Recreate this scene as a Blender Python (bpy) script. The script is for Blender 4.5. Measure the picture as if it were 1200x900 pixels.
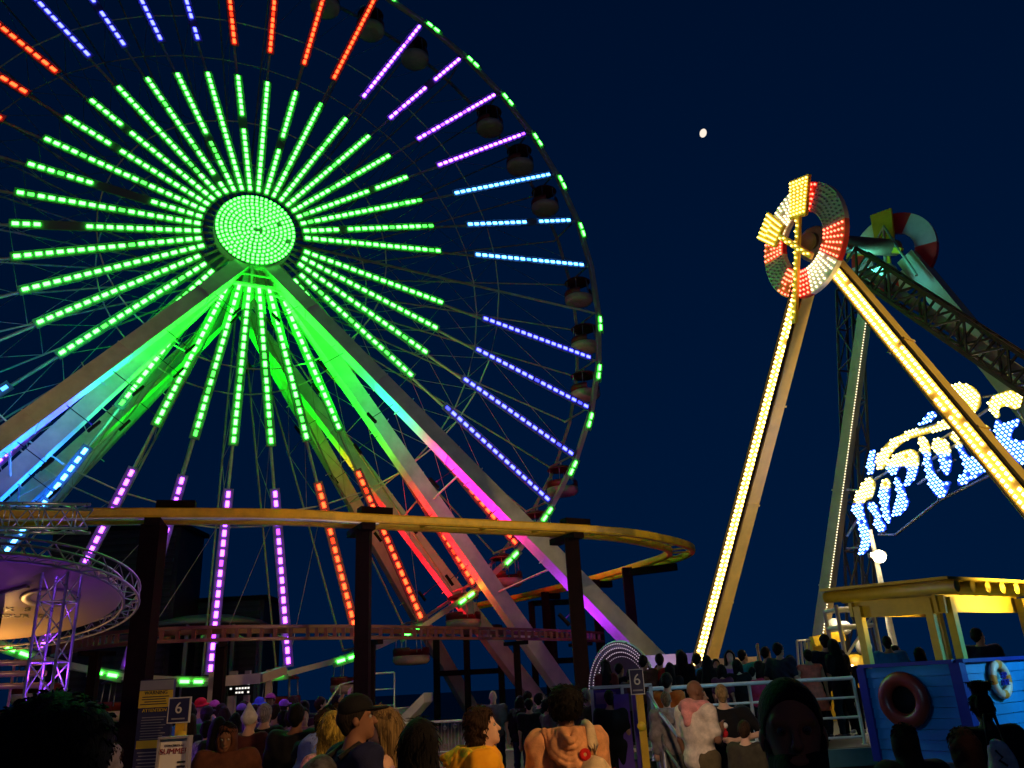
import bpy, math, random, os
import numpy as np
from math import sin, cos, pi, radians
from mathutils import Vector, Matrix
random.seed(4); rng = np.random.default_rng(4)
for o in list(bpy.data.objects): bpy.data.objects.remove(o)
S = bpy.context.scene
COL = S.collection

# ------------------------------------------------------------------ camera
CAMH = 1.85
PITCH, ROLL, FPX = 0.358726, -0.0544964, 945.74          # measured from the wheel's rim and the leaning verticals
_r = np.array([1., 0, 0]); _u0 = np.array([0, 0, 1.]); _d0 = np.array([0, 1., 0])
_d = _d0*cos(PITCH)+_u0*sin(PITCH); _u1 = _u0*cos(PITCH)-_d0*sin(PITCH)
CR = _r*cos(ROLL)+_u1*sin(ROLL); CU = _u1*cos(ROLL)-_r*sin(ROLL); CD = _d
EYE = np.array([0, 0, CAMH])
cam = bpy.data.objects.new('camera', bpy.data.cameras.new('camera')); COL.objects.link(cam)
cam.data.sensor_width = 36; cam.data.lens = 36*FPX/1200; cam.data.clip_start = .05; cam.data.clip_end = 6000
m = Matrix.Identity(4)
for i in range(3): m[i][0], m[i][1], m[i][2], m[i][3] = CR[i], CU[i], -CD[i], EYE[i]
cam.matrix_world = m; S.camera = cam

# ------------------------------------------------------------------ sky, dusk sun, exposure
SUN_EL, SUN_AZ = radians(9), radians(205)
world = bpy.data.worlds.new('World'); S.world = world; world.use_nodes = True
wt = world.node_tree; wt.nodes.clear()
sky = wt.nodes.new('ShaderNodeTexSky'); sky.sky_type = 'NISHITA'; sky.sun_disc = False
sky.sun_elevation = SUN_EL; sky.sun_rotation = SUN_AZ; sky.air_density = 1.3; sky.dust_density = 0; sky.ozone_density = 6
hsv = wt.nodes.new('ShaderNodeHueSaturation'); hsv.inputs['Saturation'].default_value = 1.75
bg = wt.nodes.new('ShaderNodeBackground'); bg.inputs['Strength'].default_value = .0121
out = wt.nodes.new('ShaderNodeOutputWorld')
wtc = wt.nodes.new('ShaderNodeTexCoord'); wm = wt.nodes.new('ShaderNodeMapping'); wm.inputs['Location'].default_value = (0, 0, .62); wm.inputs['Scale'].default_value = (1, 1, .42)
wn = wt.nodes.new('ShaderNodeVectorMath'); wn.operation = 'NORMALIZE'; wt.links.new(wtc.outputs['Generated'], wm.inputs[0]); wt.links.new(wm.outputs[0], wn.inputs[0]); wt.links.new(wn.outputs[0], sky.inputs[0])
tint = wt.nodes.new('ShaderNodeMix'); tint.data_type = 'RGBA'; tint.blend_type = 'MULTIPLY'; tint.inputs[0].default_value = 1; tint.inputs[7].default_value = (1, .80, 1.22, 1)
wt.links.new(sky.outputs[0], hsv.inputs['Color']); wt.links.new(hsv.outputs[0], tint.inputs[6]); wt.links.new(tint.outputs[2], bg.inputs['Color']); wt.links.new(bg.outputs[0], out.inputs[0])
sl = bpy.data.lights.new('sun', 'SUN'); sl.energy = .01; sl.angle = radians(5); sl.color = (.6, .7, 1)
so = bpy.data.objects.new('sun', sl); COL.objects.link(so)
so.rotation_euler = Vector((sin(SUN_AZ)*cos(SUN_EL), cos(SUN_AZ)*cos(SUN_EL), sin(SUN_EL))).to_track_quat('Z', 'Y').to_euler()
S.view_settings.view_transform = 'Standard'; S.view_settings.look = 'None'; S.view_settings.gamma = 1
S.view_settings.exposure = 0; S.view_settings.use_curve_mapping = False
try:
    S.cycles.use_denoising = True; S.cycles.max_bounces = 4; S.cycles.diffuse_bounces = 2; S.cycles.use_light_tree = True
    S.cycles.caustics_reflective = False; S.cycles.caustics_refractive = False; S.cycles.sample_clamp_indirect = 3
except Exception: pass

# ------------------------------------------------------------------ pixel (1200x900 photo) to place helpers
def ray(px, py):
    return (px-600)/FPX*CR-(py-450)/FPX*CU+CD
def at(px, py, Y):
    v = ray(px, py); return EYE+v*(Y/v[1])
def atz(px, py, z):
    v = ray(px, py); return EYE+v*((z-CAMH)/v[2])
def athd(px, py, hd):
    v = ray(px, py); return EYE+v*(hd/math.hypot(v[0], v[1]))
def onplane(px, py, p0, nrm):
    v = ray(px, py); return EYE+v*(np.dot(p0-EYE, nrm)/np.dot(v, nrm))
def V(*a): return np.array(a, float)
def unit(a):
    a = np.asarray(a, float); return a/max(np.linalg.norm(a), 1e-9)
def frame(d, up=(0, 0, 1)):
    d = unit(d); up = np.asarray(up, float)
    if abs(np.dot(d, up)) > .98*np.linalg.norm(up): up = V(0, 1, 0) if abs(d[1]) < .9 else V(1, 0, 0)
    x = unit(np.cross(d, up)); return x, unit(np.cross(x, d))

# ------------------------------------------------------------------ materials
MATS = {}
def paint(name, col, rough=.5, metal=0., var=.18, scale=6., bump=.05, spec=.5):
    if name in MATS: return MATS[name]
    mt = bpy.data.materials.new(name); mt.use_nodes = True; nt = mt.node_tree; b = nt.nodes['Principled BSDF']
    tc = nt.nodes.new('ShaderNodeTexCoord'); n1 = nt.nodes.new('ShaderNodeTexNoise')
    n1.inputs['Scale'].default_value = scale; n1.inputs['Detail'].default_value = 6; n1.inputs['Roughness'].default_value = .62
    nt.links.new(tc.outputs['Object'], n1.inputs['Vector'])
    rp = nt.nodes.new('ShaderNodeValToRGB'); c = np.array(col)
    rp.color_ramp.elements[0].position = .3; rp.color_ramp.elements[1].position = .7
    rp.color_ramp.elements[0].color = (*np.clip(c*(1-var*1.5), 0, 1), 1); rp.color_ramp.elements[1].color = (*np.clip(c*(1+var), 0, 1), 1)
    nt.links.new(n1.outputs[0], rp.inputs[0]); nt.links.new(rp.outputs[0], b.inputs['Base Color'])
    mr = nt.nodes.new('ShaderNodeMapRange'); mr.inputs[3].default_value = max(rough-.12, .05); mr.inputs[4].default_value = min(rough+.12, 1)
    nt.links.new(n1.outputs[0], mr.inputs[0]); nt.links.new(mr.outputs[0], b.inputs['Roughness'])
    b.inputs['Metallic'].default_value = metal; b.inputs['Specular IOR Level'].default_value = spec
    if bump:
        n2 = nt.nodes.new('ShaderNodeTexNoise'); n2.inputs['Scale'].default_value = scale*7; n2.inputs['Detail'].default_value = 3
        nt.links.new(tc.outputs['Object'], n2.inputs['Vector'])
        bp = nt.nodes.new('ShaderNodeBump'); bp.inputs['Strength'].default_value = bump*4; bp.inputs['Distance'].default_value = .01
        nt.links.new(n2.outputs[0], bp.inputs['Height']); nt.links.new(bp.outputs[0], b.inputs['Normal'])
    MATS[name] = mt; return mt
def glow(name, col, k=1.):
    if name in MATS: return MATS[name]
    mt = bpy.data.materials.new(name); mt.use_nodes = True; nt = mt.node_tree; nt.nodes.clear()
    e = nt.nodes.new('ShaderNodeEmission'); o = nt.nodes.new('ShaderNodeOutputMaterial')
    e.inputs[0].default_value = (*[c for c in col], 1); e.inputs[1].default_value = k
    nt.links.new(e.outputs[0], o.inputs[0]); MATS[name] = mt; return mt

# ------------------------------------------------------------------ mesh builder
class MB:
    def __init__(s): s.v = []; s.f = []; s.m = []; s.sm = []
    def add(s, vs, fs, mi=0, smooth=False):
        b = len(s.v); s.v += [tuple(map(float, p)) for p in vs]
        for f in fs: s.f.append([i+b for i in f]); s.m.append(mi); s.sm.append(smooth)
        return s
    def box(s, c, x, y, z, mi=0):                       # centre and three half-axis vectors
        c, x, y, z = map(np.asarray, (c, x, y, z)); vs = [c+i*x+j*y+k*z for i in (-1, 1) for j in (-1, 1) for k in (-1, 1)]
        fs = [(0, 1, 3, 2), (4, 6, 7, 5), (0, 4, 5, 1), (2, 3, 7, 6), (0, 2, 6, 4), (1, 5, 7, 3)]
        if np.dot(np.cross(x, y), z) < 0: fs = [f[::-1] for f in fs]
        return s.add(vs, fs, mi)
    def abox(s, x0, y0, z0, x1, y1, z1, mi=0):
        return s.box(((x0+x1)/2, (y0+y1)/2, (z0+z1)/2), ((x1-x0)/2, 0, 0), (0, (y1-y0)/2, 0), (0, 0, (z1-z0)/2), mi)
    def beam(s, a, b, w, h, up=(0, 0, 1), mi=0, w2=None, h2=None):   # w across, h along up
        a, b = np.asarray(a, float), np.asarray(b, float); x, y = frame(b-a, up); w2 = w2 or w; h2 = h2 or h
        vs = [a+x*i*w/2+y*j*h/2 for i, j in ((-1, -1), (1, -1), (1, 1), (-1, 1))]+[b+x*i*w2/2+y*j*h2/2 for i, j in ((-1, -1), (1, -1), (1, 1), (-1, 1))]
        return s.add(vs, [(0, 3, 2, 1)[::-1], (4, 5, 6, 7)[::-1], (0, 1, 5, 4)[::-1], (1, 2, 6, 5)[::-1], (2, 3, 7, 6)[::-1], (3, 0, 4, 7)[::-1]], mi)
    def tube(s, pts, r, seg=6, mi=0, closed=False, rs=None):
        pts = [np.asarray(p, float) for p in pts]; n = len(pts); rings = []
        for i, p in enumerate(pts):
            d = (pts[(i+1) % n]-pts[i-1]) if closed else (pts[min(i+1, n-1)]-pts[max(i-1, 0)])
            x, y = frame(d); rr = rs[i] if rs else r
            rings.append([p+rr*(cos(2*pi*k/seg)*x+sin(2*pi*k/seg)*y) for k in range(seg)])
        vs = [q for g in rings for q in g]; fs = []
        for i in range(n if closed else n-1):
            j = (i+1) % n
            for k in range(seg):
                l = (k+1) % seg; fs.append((i*seg+k, j*seg+k, j*seg+l, i*seg+l)[::-1])
        if not closed: fs.append(tuple(range(seg))); fs.append(tuple(range((n-1)*seg, n*seg))[::-1])
        return s.add(vs, fs, mi, True)
    def rod(s, a, b, r, seg=6, mi=0): return s.tube([a, b], r, seg, mi)
    def lathe(s, prof, c=(0, 0, 0), seg=24, mi=0, ax=None, a0=0, a1=2*pi):          # prof: (r, h) list
        c = np.asarray(c, float)
        if ax is None: x, y, z = V(1, 0, 0), V(0, 1, 0), V(0, 0, 1)
        else: z = unit(ax); x, y = frame(z); 
        full = abs(a1-a0-2*pi) < 1e-6; ns = seg if full else seg+1; n = len(prof)
        vs = [c+z*h+r*(cos(a0+(a1-a0)*k/seg)*x+sin(a0+(a1-a0)*k/seg)*y) for r, h in prof for k in range(ns)]; fs = []
        for i in range(n-1):
            for k in range(seg):
                l = (k+1) % ns; fs.append((i*ns+k, i*ns+l, (i+1)*ns+l, (i+1)*ns+k))
        return s.add(vs, fs, mi, True)
    def ball(s, c, r, mi=0, n=6, sc=(1, 1, 1)):
        c = np.asarray(c, float); vs = []; fs = []
        for i in range(n+1):
            t = pi*i/n
            for k in range(2*n): vs.append(c+r*np.array([sin(t)*cos(pi*k/n)*sc[0], sin(t)*sin(pi*k/n)*sc[1], cos(t)*sc[2]]))
        for i in range(n):
            for k in range(2*n):
                l = (k+1) % (2*n); fs.append((i*2*n+k, (i+1)*2*n+k, (i+1)*2*n+l, i*2*n+l))
        return s.add(vs, fs, mi, True)
    def bulb(s, c, r, mi=0):                            # small octahedral lamp
        c = np.asarray(c, float); vs = [c+V(*p)*r for p in ((1, 0, 0), (-1, 0, 0), (0, 1, 0), (0, -1, 0), (0, 0, 1), (0, 0, -1))]
        return s.add(vs, [(0, 2, 4), (2, 1, 4), (1, 3, 4), (3, 0, 4), (2, 0, 5), (1, 2, 5), (3, 1, 5), (0, 3, 5)], mi)
    def prism(s, poly, nrm, t, mi=0):                   # planar polygon (3D points), thickness t along nrm
        n = len(poly); nrm = unit(nrm); a = [np.asarray(p, float) for p in poly]; b = [p+nrm*t for p in a]
        ar = sum(np.cross(a[i], a[(i+1) % n]) for i in range(n))
        fs = [tuple(range(n))[::-1], tuple(range(n, 2*n))]+[(i, (i+1) % n, n+(i+1) % n, n+i) for i in range(n)]
        if np.dot(ar, nrm) < 0: fs = [f[::-1] for f in fs]
        return s.add(a+b, fs, mi)
def link(name, me, parent=None):
    o = bpy.data.objects.new(name, me); COL.objects.link(o)
    if parent is not None:
        o.parent = parent
        if parent.type == 'EMPTY' or True: o.matrix_parent_inverse = pm(parent).inverted()
    return o
def pm(o):
    mw = o.matrix_basis.copy()
    if o.parent is not None: mw = pm(o.parent) @ o.matrix_parent_inverse @ mw
    return mw
def obj(name, mb, mats, parent=None):
    me = bpy.data.meshes.new(name); me.from_pydata(mb.v, [], mb.f)
    for mt in (mats if isinstance(mats, (list, tuple)) else [mats]): me.materials.append(mt)
    me.polygons.foreach_set('material_index', mb.m); me.polygons.foreach_set('use_smooth', mb.sm); me.update()
    return link(name, me, parent)
def tag(o, label, cat=None, group=None, kind=None):
    if label: o['label'] = label
    if cat: o['category'] = cat
    if group: o['group'] = group
    if kind: o['kind'] = kind
    return o
def thing(name, loc, label, cat, group=None):
    o = bpy.data.objects.new(name, None); COL.objects.link(o); o.empty_display_size = .2
    o.location = tuple(loc); return tag(o, label, cat, group)
def dup(root, delta, label=None, group=None):           # copy of a thing with copies of its parts and sub-parts
    r = root.copy(); COL.objects.link(r); r.location = Vector(root.location)+Vector(tuple(delta))
    if label: r['label'] = label
    if group: r['group'] = group
    def rec(a, b):
        for ch in list(a.children):
            c = ch.copy(); COL.objects.link(c); c.parent = b; c.matrix_parent_inverse = ch.matrix_parent_inverse
            rec(ch, c)
    rec(root, r); return r
def textmesh(body, size, o, x, y, mat, parent, name='lettering', ext=.004, align='CENTER', shear=0., bend=None):
    cu = bpy.data.curves.new('t', 'FONT'); cu.body = body; cu.size = size; cu.align_x = align; cu.align_y = 'CENTER'; cu.extrude = ext; cu.shear = shear
    to = bpy.data.objects.new('t', cu); COL.objects.link(to)
    dg = bpy.context.evaluated_depsgraph_get(); me = bpy.data.meshes.new_from_object(to.evaluated_get(dg)); bpy.data.objects.remove(to)
    x, y = unit(x), unit(y); z = np.cross(x, y)
    for vt in me.vertices:
        p = np.asarray(o, float)+x*vt.co.x+y*vt.co.y+z*(vt.co.z+(bend(vt.co.x, vt.co.y) if bend else 0)); vt.co = tuple(p)
    me.materials.clear(); me.materials.append(mat); me.name = name
    return link(name, me, parent)
def area(name, loc, to, col, power, sx=.4, sy=.4, spread=180):
    l = bpy.data.lights.new(name, 'AREA'); l.shape = 'RECTANGLE'; l.size = sx; l.size_y = sy; l.color = col; l.energy = power; l.spread = radians(spread)
    o = bpy.data.objects.new(name, l); COL.objects.link(o); o.location = tuple(loc)
    o.rotation_euler = (Vector(tuple(to))-Vector(tuple(loc))).to_track_quat('-Z', 'Y').to_euler(); return o
def point(name, loc, col, power, r=.1):
    l = bpy.data.lights.new(name, 'POINT'); l.color = col; l.energy = power; l.shadow_soft_size = r
    o = bpy.data.objects.new(name, l); COL.objects.link(o); o.location = tuple(loc); return o
def spot(name, loc, to, col, power, ang=60, blend=.5, r=.1):
    l = bpy.data.lights.new(name, 'SPOT'); l.color = col; l.energy = power; l.spot_size = radians(ang); l.spot_blend = blend; l.shadow_soft_size = r
    o = bpy.data.objects.new(name, l); COL.objects.link(o); o.location = tuple(loc)
    o.rotation_euler = (Vector(tuple(to))-Vector(tuple(loc))).to_track_quat('-Z', 'Y').to_euler(); return o

STEEL = paint('white_steel_paint', (.60, .56, .50), .45, 0, .15, 1.3, .06)
GALV = paint('galvanised_steel', (.45, .45, .46), .35, .8, .15, 8)
ALU = paint('truss_aluminium', (.6, .6, .62), .3, .85, .1, 10)
DARK = paint('dark_maroon_steel', (.010, .004, .004), .8, 0, .25, 3, .05, .08)
BLACK = paint('black_steel', (.010, .009, .011), .7, 0, .2, 5, .05, .15)
YEL = paint('yellow_steel', (.72, .42, .008), .45, 0, .2, 2)
WARMLIT = (1, .62, .3)

# ------------------------------------------------------------------ setting
bw = MB(); bw.add([(-420, -60, 0), (420, -60, 0), (420, 900, 0), (-420, 900, 0)], [(0, 1, 2, 3)])
gm = bpy.data.materials.new('boardwalk_planks'); gm.use_nodes = True; nt = gm.node_tree; b = nt.nodes['Principled BSDF']
tc = nt.nodes.new('ShaderNodeTexCoord'); mp = nt.nodes.new('ShaderNodeMapping'); mp.inputs['Rotation'].default_value[2] = radians(8)
br = nt.nodes.new('ShaderNodeTexBrick'); br.inputs['Scale'].default_value = 1; br.inputs['Brick Width'].default_value = 3.6; br.inputs['Row Height'].default_value = .14
br.inputs['Mortar Size'].default_value = .008; br.inputs['Color1'].default_value = (.16, .13, .12, 1); br.inputs['Color2'].default_value = (.10, .085, .08, 1); br.inputs['Mortar'].default_value = (.01, .01, .01, 1)
nz = nt.nodes.new('ShaderNodeTexNoise'); nz.inputs['Scale'].default_value = 1.3; nz.inputs['Detail'].default_value = 8
mx = nt.nodes.new('ShaderNodeMix'); mx.data_type = 'RGBA'; mx.blend_type = 'MULTIPLY'; mx.inputs[0].default_value = .6
nt.links.new(tc.outputs['Object'], mp.inputs[0]); nt.links.new(mp.outputs[0], br.inputs[0]); nt.links.new(tc.outputs['Object'], nz.inputs['Vector'])
nt.links.new(br.outputs['Color'], mx.inputs[6]); nt.links.new(nz.outputs['Color'], mx.inputs[7]); nt.links.new(mx.outputs[2], b.inputs['Base Color'])
b.inputs['Roughness'].default_value = .5
bp = nt.nodes.new('ShaderNodeBump'); bp.inputs['Strength'].default_value = .5; bp.inputs['Distance'].default_value = .02
nt.links.new(br.outputs['Fac'], bp.inputs['Height']); bp.invert = True; nt.links.new(bp.outputs[0], b.inputs['Normal'])
tag(obj('boardwalk', bw, gm), 'dark weathered plank boardwalk under the crowd', 'boardwalk', kind='structure')

# moon: gibbous, far beyond everything
mm = MB(); mc = EYE+unit(ray(824, 156))*3000
mm.ball((0, 0, 0), 14.5, 0, 12, (.80, .8, 1.12))
mo = obj('moon', mm, glow('moonlight', (1, .86, .72), 1.05)); mo.location = tuple(mc); mo.rotation_euler = (0, radians(18), 0)
tag(mo, 'small bright gibbous moon alone in the dark blue sky', 'moon')
# ------------------------------------------------------------------ the big wheel
WR = 21.
WC = V(-13.06977, 36.12314, 21.85926+CAMH); YAW = .473741
WE = V(cos(YAW), sin(YAW), 0); WN = V(sin(YAW), -cos(YAW), 0); UP = V(0, 0, 1)
def W(r, deg, off=0.):
    a = radians(deg); return WC+WN*off+r*(cos(a)*WE+sin(a)*UP)
LED = {'green': (.85, 20, .9), 'purple': (5.5, .7, 15), 'violet': (4.6, 1.0, 24), 'red': (15, .40, .09), 'blue': (.65, .75, 15), 'azure': (.8, 4.2, 15), 'cyan': (1., 7, 15)}
LEDM = {k: glow('led_'+k, v, 1.) for k, v in LED.items()}; LEDD = {k: glow('led_dim_'+k, v, .3) for k, v in LED.items()}; HUBLED = glow('led_hub', (.62, 14, .66), 1.)
PLATE = paint('led_halo_backing', (.12, .12, .12), .6, 0, .05, 5, 0)  # plates added behind the LEDs so their spill reads as a halo
SPK = paint('spoke_grey_steel', (.40, .34, .26), .45, .2, .2, 3)
wheel = thing('ferris_wheel', WC, 'giant ferris wheel glowing with green inner and coloured outer spokes', 'ferris wheel')
OUT = {0: 'red', 1: 'red', 2: 'red', 3: 'violet', 4: 'violet', 5: 'violet', 6: 'violet', 7: 'azure', 8: 'azure', 9: 'azure', 10: None, 11: 'blue', 12: 'blue', 13: 'blue', 14: 'blue',
       15: 'red', 16: 'red', 17: 'red', 18: 'red', 19: 'purple', 20: 'purple', 21: 'purple', 22: 'purple', 23: 'azure', 24: 'violet', 25: 'azure', 26: 'azure', 27: 'cyan', 28: 'azure', 29: 'blue', 30: 'blue',
       31: 'red', 32: 'red', 33: 'red', 34: 'blue', 35: 'blue', 36: 'blue', 37: 'blue', 38: 'blue', 39: 'red'}
OUT[34] = 'red'; OUT[33] = 'red'; OUT[39] = 'red'; OUT[38] = 'blue'
DEADO = {4: (.52, .60), 8: (.575, .64), 36: (.25, .33)}       # unlit stretches, as fractions of the strip
DEADI = {39: (.50, .62), 1: (.42, .52), 37: (.40, .47), 29: (.64, .82)}
def angk(k): return 88.9-9*k+(.6 if k < 8 else 0)*(1 if k > 1 else 0)
def strip(p0, p1, n, col, dead=(), wide=.15, fill=.62):
    mb = MB(); d = unit(p1-p0); L = np.linalg.norm(p1-p0); sx = unit(np.cross(WN, d)); st = L/n
    mb.box((p0+p1)/2, d*(L/2+.06), sx*.22, WN*.03, 0)
    for s_ in (-1, 1): mb.box((p0+p1)/2+sx*s_*.22+WN*.03, d*(L/2+.06), sx*.008, WN*.035, 0)  # edge boards added to reflect the LED light
    for i in range(n):
        f = (i+.5)/n
        if (dead and dead[0] < f < dead[1]) or rng.random() < .006: continue
        mb.box(p0+d*(i+.5)*st+WN*.075, d*st*fill/2, sx*wide/2, WN*.022, 1 if rng.random() > .07 else 2)
    return mb
for k in range(40):
    a = angk(k); hub = W(1.95, a, 1.15); rim = W(WR*.985, a, .05); dd = unit(rim-hub)
    sp = obj('spoke', MB().tube([hub, rim], .075, 6), SPK, wheel)
    t = lambda r: hub+(rim-hub)*((r*WR-1.95)/(WR*.985-1.95))+WN*.11
    if k != 10:
        r0 = .118 if k > 26 or k < 14 else .138
        r1 = .475+.02*(1-cos(radians(a-90)))
        st = strip(t(r0), t(r1), 19, 'green', DEADI.get(k, ()))
        if k == 31: st = strip(t(r0), t(r1), 19, 'green', (.30, .62))
        obj('led_strip', st, [PLATE, LEDM['green'], LEDD['green']], sp)
    if OUT[k]:
        r0 = .575 if (k < 5 or k > 27) else (.595 if k < 10 else .615)
        if k == 21: r0 = .60
        obj('led_strip', strip(t(r0), t(.968 if k < 12 else .985), 18, OUT[k], DEADO.get(k, ())), [PLATE, LEDM[OUT[k]], LEDD[OUT[k]]], sp)
    lm = W(WR*1.0, a-2.1, .22); sd = unit(np.cross(WN, lm-WC)); mb = MB(); lmc = W(WR, a-1.9, .13)
    mb.box(lmc, sd*.66, unit(lmc-WC)*.22, WN*.02, 0)
    for q in (-.27, .27): mb.box(lmc+sd*q+WN*.06, sd*.18, unit(lmc-WC)*.062, WN*.025, 1)
    if k not in (9, ): obj('rim_lamp', mb, [PLATE, LEDM['green']], wheel)
    # rear stay rod and the bar the gondola hangs from
    obj('stay_rod', MB().tube([W(1.9, a, -3.4), W(WR*.985, a, -2.6)], .05, 5), SPK, wheel)
    obj('axle_bar', MB().tube([W(WR*.985, a, .1), W(WR*.985, a, -2.7)], .06, 6), SPK, wheel)
RIMM = paint('rim_pale_steel', (.42, .36, .31), .45, .1, .12, 2)
for off, w in ((0, .24), (-2.6, .14)):
    mb = MB()
    for k in range(40): mb.beam(W(WR, angk(k), off), W(WR, angk(k+1), off), w, w*1.25, WN)
    obj('rim', mb, RIMM, wheel)
RINGM = paint('ring_pale_steel', (.75, .66, .5), .4, 0, .1, 3)
for rr in (.335, .665):
    for off in (0, -2.7):
        oo = off*rr+((1-rr)*1.15 if off == 0 else -(1-rr)*3.4*.9)
        obj('tie_ring', MB().tube([W(WR*rr, angk(k), oo) for k in range(40)], .04, 5, closed=True), RINGM, wheel)
mb = MB()
def fro(r, k): a = angk(k); return W(r*WR, a, 1.15*(1-r))
def rea(r, k): a = angk(k); return W(r*WR, a, -2.6-.8*(1-r))
for k in range(40):
    for r0, r1 in ((.335, .5), (.5, .665), (.2, .335)):
        mb.tube([fro(r0, k), rea(r1, k)], .018, 3); mb.tube([rea(r0, k), fro(r1, k)], .018, 3)
    mb.tube([fro(.5, k), rea(.5, k)], .018, 3); mb.tube([fro(.665, k), rea(.665, k)], .02, 3); mb.tube([fro(.665, k), fro(.985, k+1)], .016, 3)
obj('bracing_cable', mb, SPK, wheel)
# hub: drum, flanges and a round lamp panel of concentric dots
hubo = obj('hub', MB().lathe([(0, -3.8), (1.2, -3.8), (1.2, -3.5), (2.0, -3.5), (2.0, -3.3), (1.1, -3.2), (1.1, .9), (1.95, 1.0), (1.95, 1.25), (1.2, 1.3), (1.2, 1.6)], WC, 40, 0, WN), STEEL, wheel)
mb = MB(); hc = WC+WN*1.7
mb.lathe([(0, -.1), (1.92, -.1), (1.97, 0), (1.92, .05), (0, .05)], hc, 48, 0, WN)
def hubp(r, a): return hc+r*(cos(a)*WE+sin(a)*UP)
nr = 9
for i in range(nr):
    r = .20+i*(1.64/(nr-1)); n = max(6, int(2*pi*r/.225))
    for j in range(n):
        a = 2*pi*(j+.5*(i % 2))/n
        if rng.random() < .018: continue
        p = hubp(r, a); x = unit(p-hc); y = np.cross(WN, x); mb.box(p+WN*.085, x*.054, y*.060, WN*.025, 1)
obj('lamp_panel', mb, [PLATE, HUBLED], hubo)

# gondolas hang from the axle bars
TUBR = paint('gondola_red', (.20, .02, .015), .4, 0, .15, 3); TUBO = paint('gondola_cream', (.62, .42, .32), .45, 0, .15, 3); CANO = paint('gondola_canopy_dark', (.10, .02, .022), .5, 0, .2, 3)
gon = None
SPEC = {2: 'gondola seen behind the highest red spoke that carries a whole strip', 3: 'pale lit gondola behind the upper violet spoke at the rim'}
def mkgondola(p):
    g = thing('gondola', p, 'x', 'gondola', 'gondolas hanging round the wheel rim')
    mb = MB(); mb.lathe([(0, -.22), (.3, -.26), (.72, -.40), (.84, -.50), (.81, -.53), (.45, -.40), (0, -.34)], p, 16, 0)
    obj('canopy', mb, CANO, g)
    for q in range(6):
        a = q*pi/3+.3; ca = V(cos(a), sin(a), 0)
        obj('hanger_rod', MB().tube([p+ca*.7+UP*-.42, p+ca*.78+UP*-1.4], .026, 5), GALV, g)
    obj('pivot', MB().tube([p, p-UP*.34], .06, 6), GALV, g)
    g0 = -pi/2+YAW
    mb = MB(); mb.lathe([(.80, -1.26), (.88, -1.22), (.90, -1.34), (.88, -1.58), (.82, -1.58), (.80, -1.26)], p, 22, 0, None, g0+.42, g0+2*pi-.42); obj('shell', mb, TUBR, g)
    mb = MB(); mb.lathe([(.84, -1.58), (.91, -1.60), (.90, -1.82), (.78, -1.96), (.5, -2.0), (0, -2.0), (0, -1.92), (.5, -1.9), (.8, -1.8), (.84, -1.58)], p, 22, 0); obj('tub', mb, TUBO, g)
    mb = MB(); mb.lathe([(.45, -1.6), (.76, -1.6), (.76, -1.7), (.45, -1.7), (.45, -1.6)], p, 16, 0); obj('bench', mb, CANO, g)
    return g
GLAB = {1: 'dark gondola behind the second red spoke at the top edge of the photo', 2: 'dim orange gondola behind the third red spoke, its tub just below the top edge',
        3: 'gondola with a pale tub behind the first violet spoke', 5: 'gondola with a dim reddish tub between the third and lowest violet spokes',
        6: 'gondola under the lowest violet spoke beside the green rim lamps', 7: 'grey-bottomed gondola between the first and second azure spokes',
        9: 'red gondola just below the lowest azure spoke', 10: 'middle one of the three red gondolas stacked at the right of the rim', 11: 'lowest one of the three stacked red gondolas, just below the first blue spoke',
        13: 'dark gondola just below the end of the third blue spoke', 14: 'gondola at the end of the lowest blue spoke, crossing the yellow coaster rail',
        15: 'gondola with white hanger rods between the two largest white support legs', 16: 'gondola hidden in the shade of the second white support leg',
        17: 'cream and red gondola hanging low above the railing, right of the dark post', 18: 'gondola behind the dark coaster post at the wheel bottom',
        19: 'gondola with silver rods right of the last purple spoke above the crowd', 20: 'gondola at the wheel bottom behind the tan entrance gate', 21: 'gondola with white rods beside the yellow warning board',
        22: 'gondola with hanger rods behind the purple truss tower', 0: 'gondola above the first red spoke at the very top', 23: 'gondola low behind the round canopy truss', 12: 'gondola beside the second blue spoke'}
for k in range(0, 24):
    if k in (0, 4, 8, 12, 23): continue
    p = W(WR*.985, angk(k), -1.3)
    if gon is None: gon = mkgondola(p); gon['label'] = GLAB[k]; gp = p
    else: dup(gon, p-gp, GLAB[k])

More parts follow.
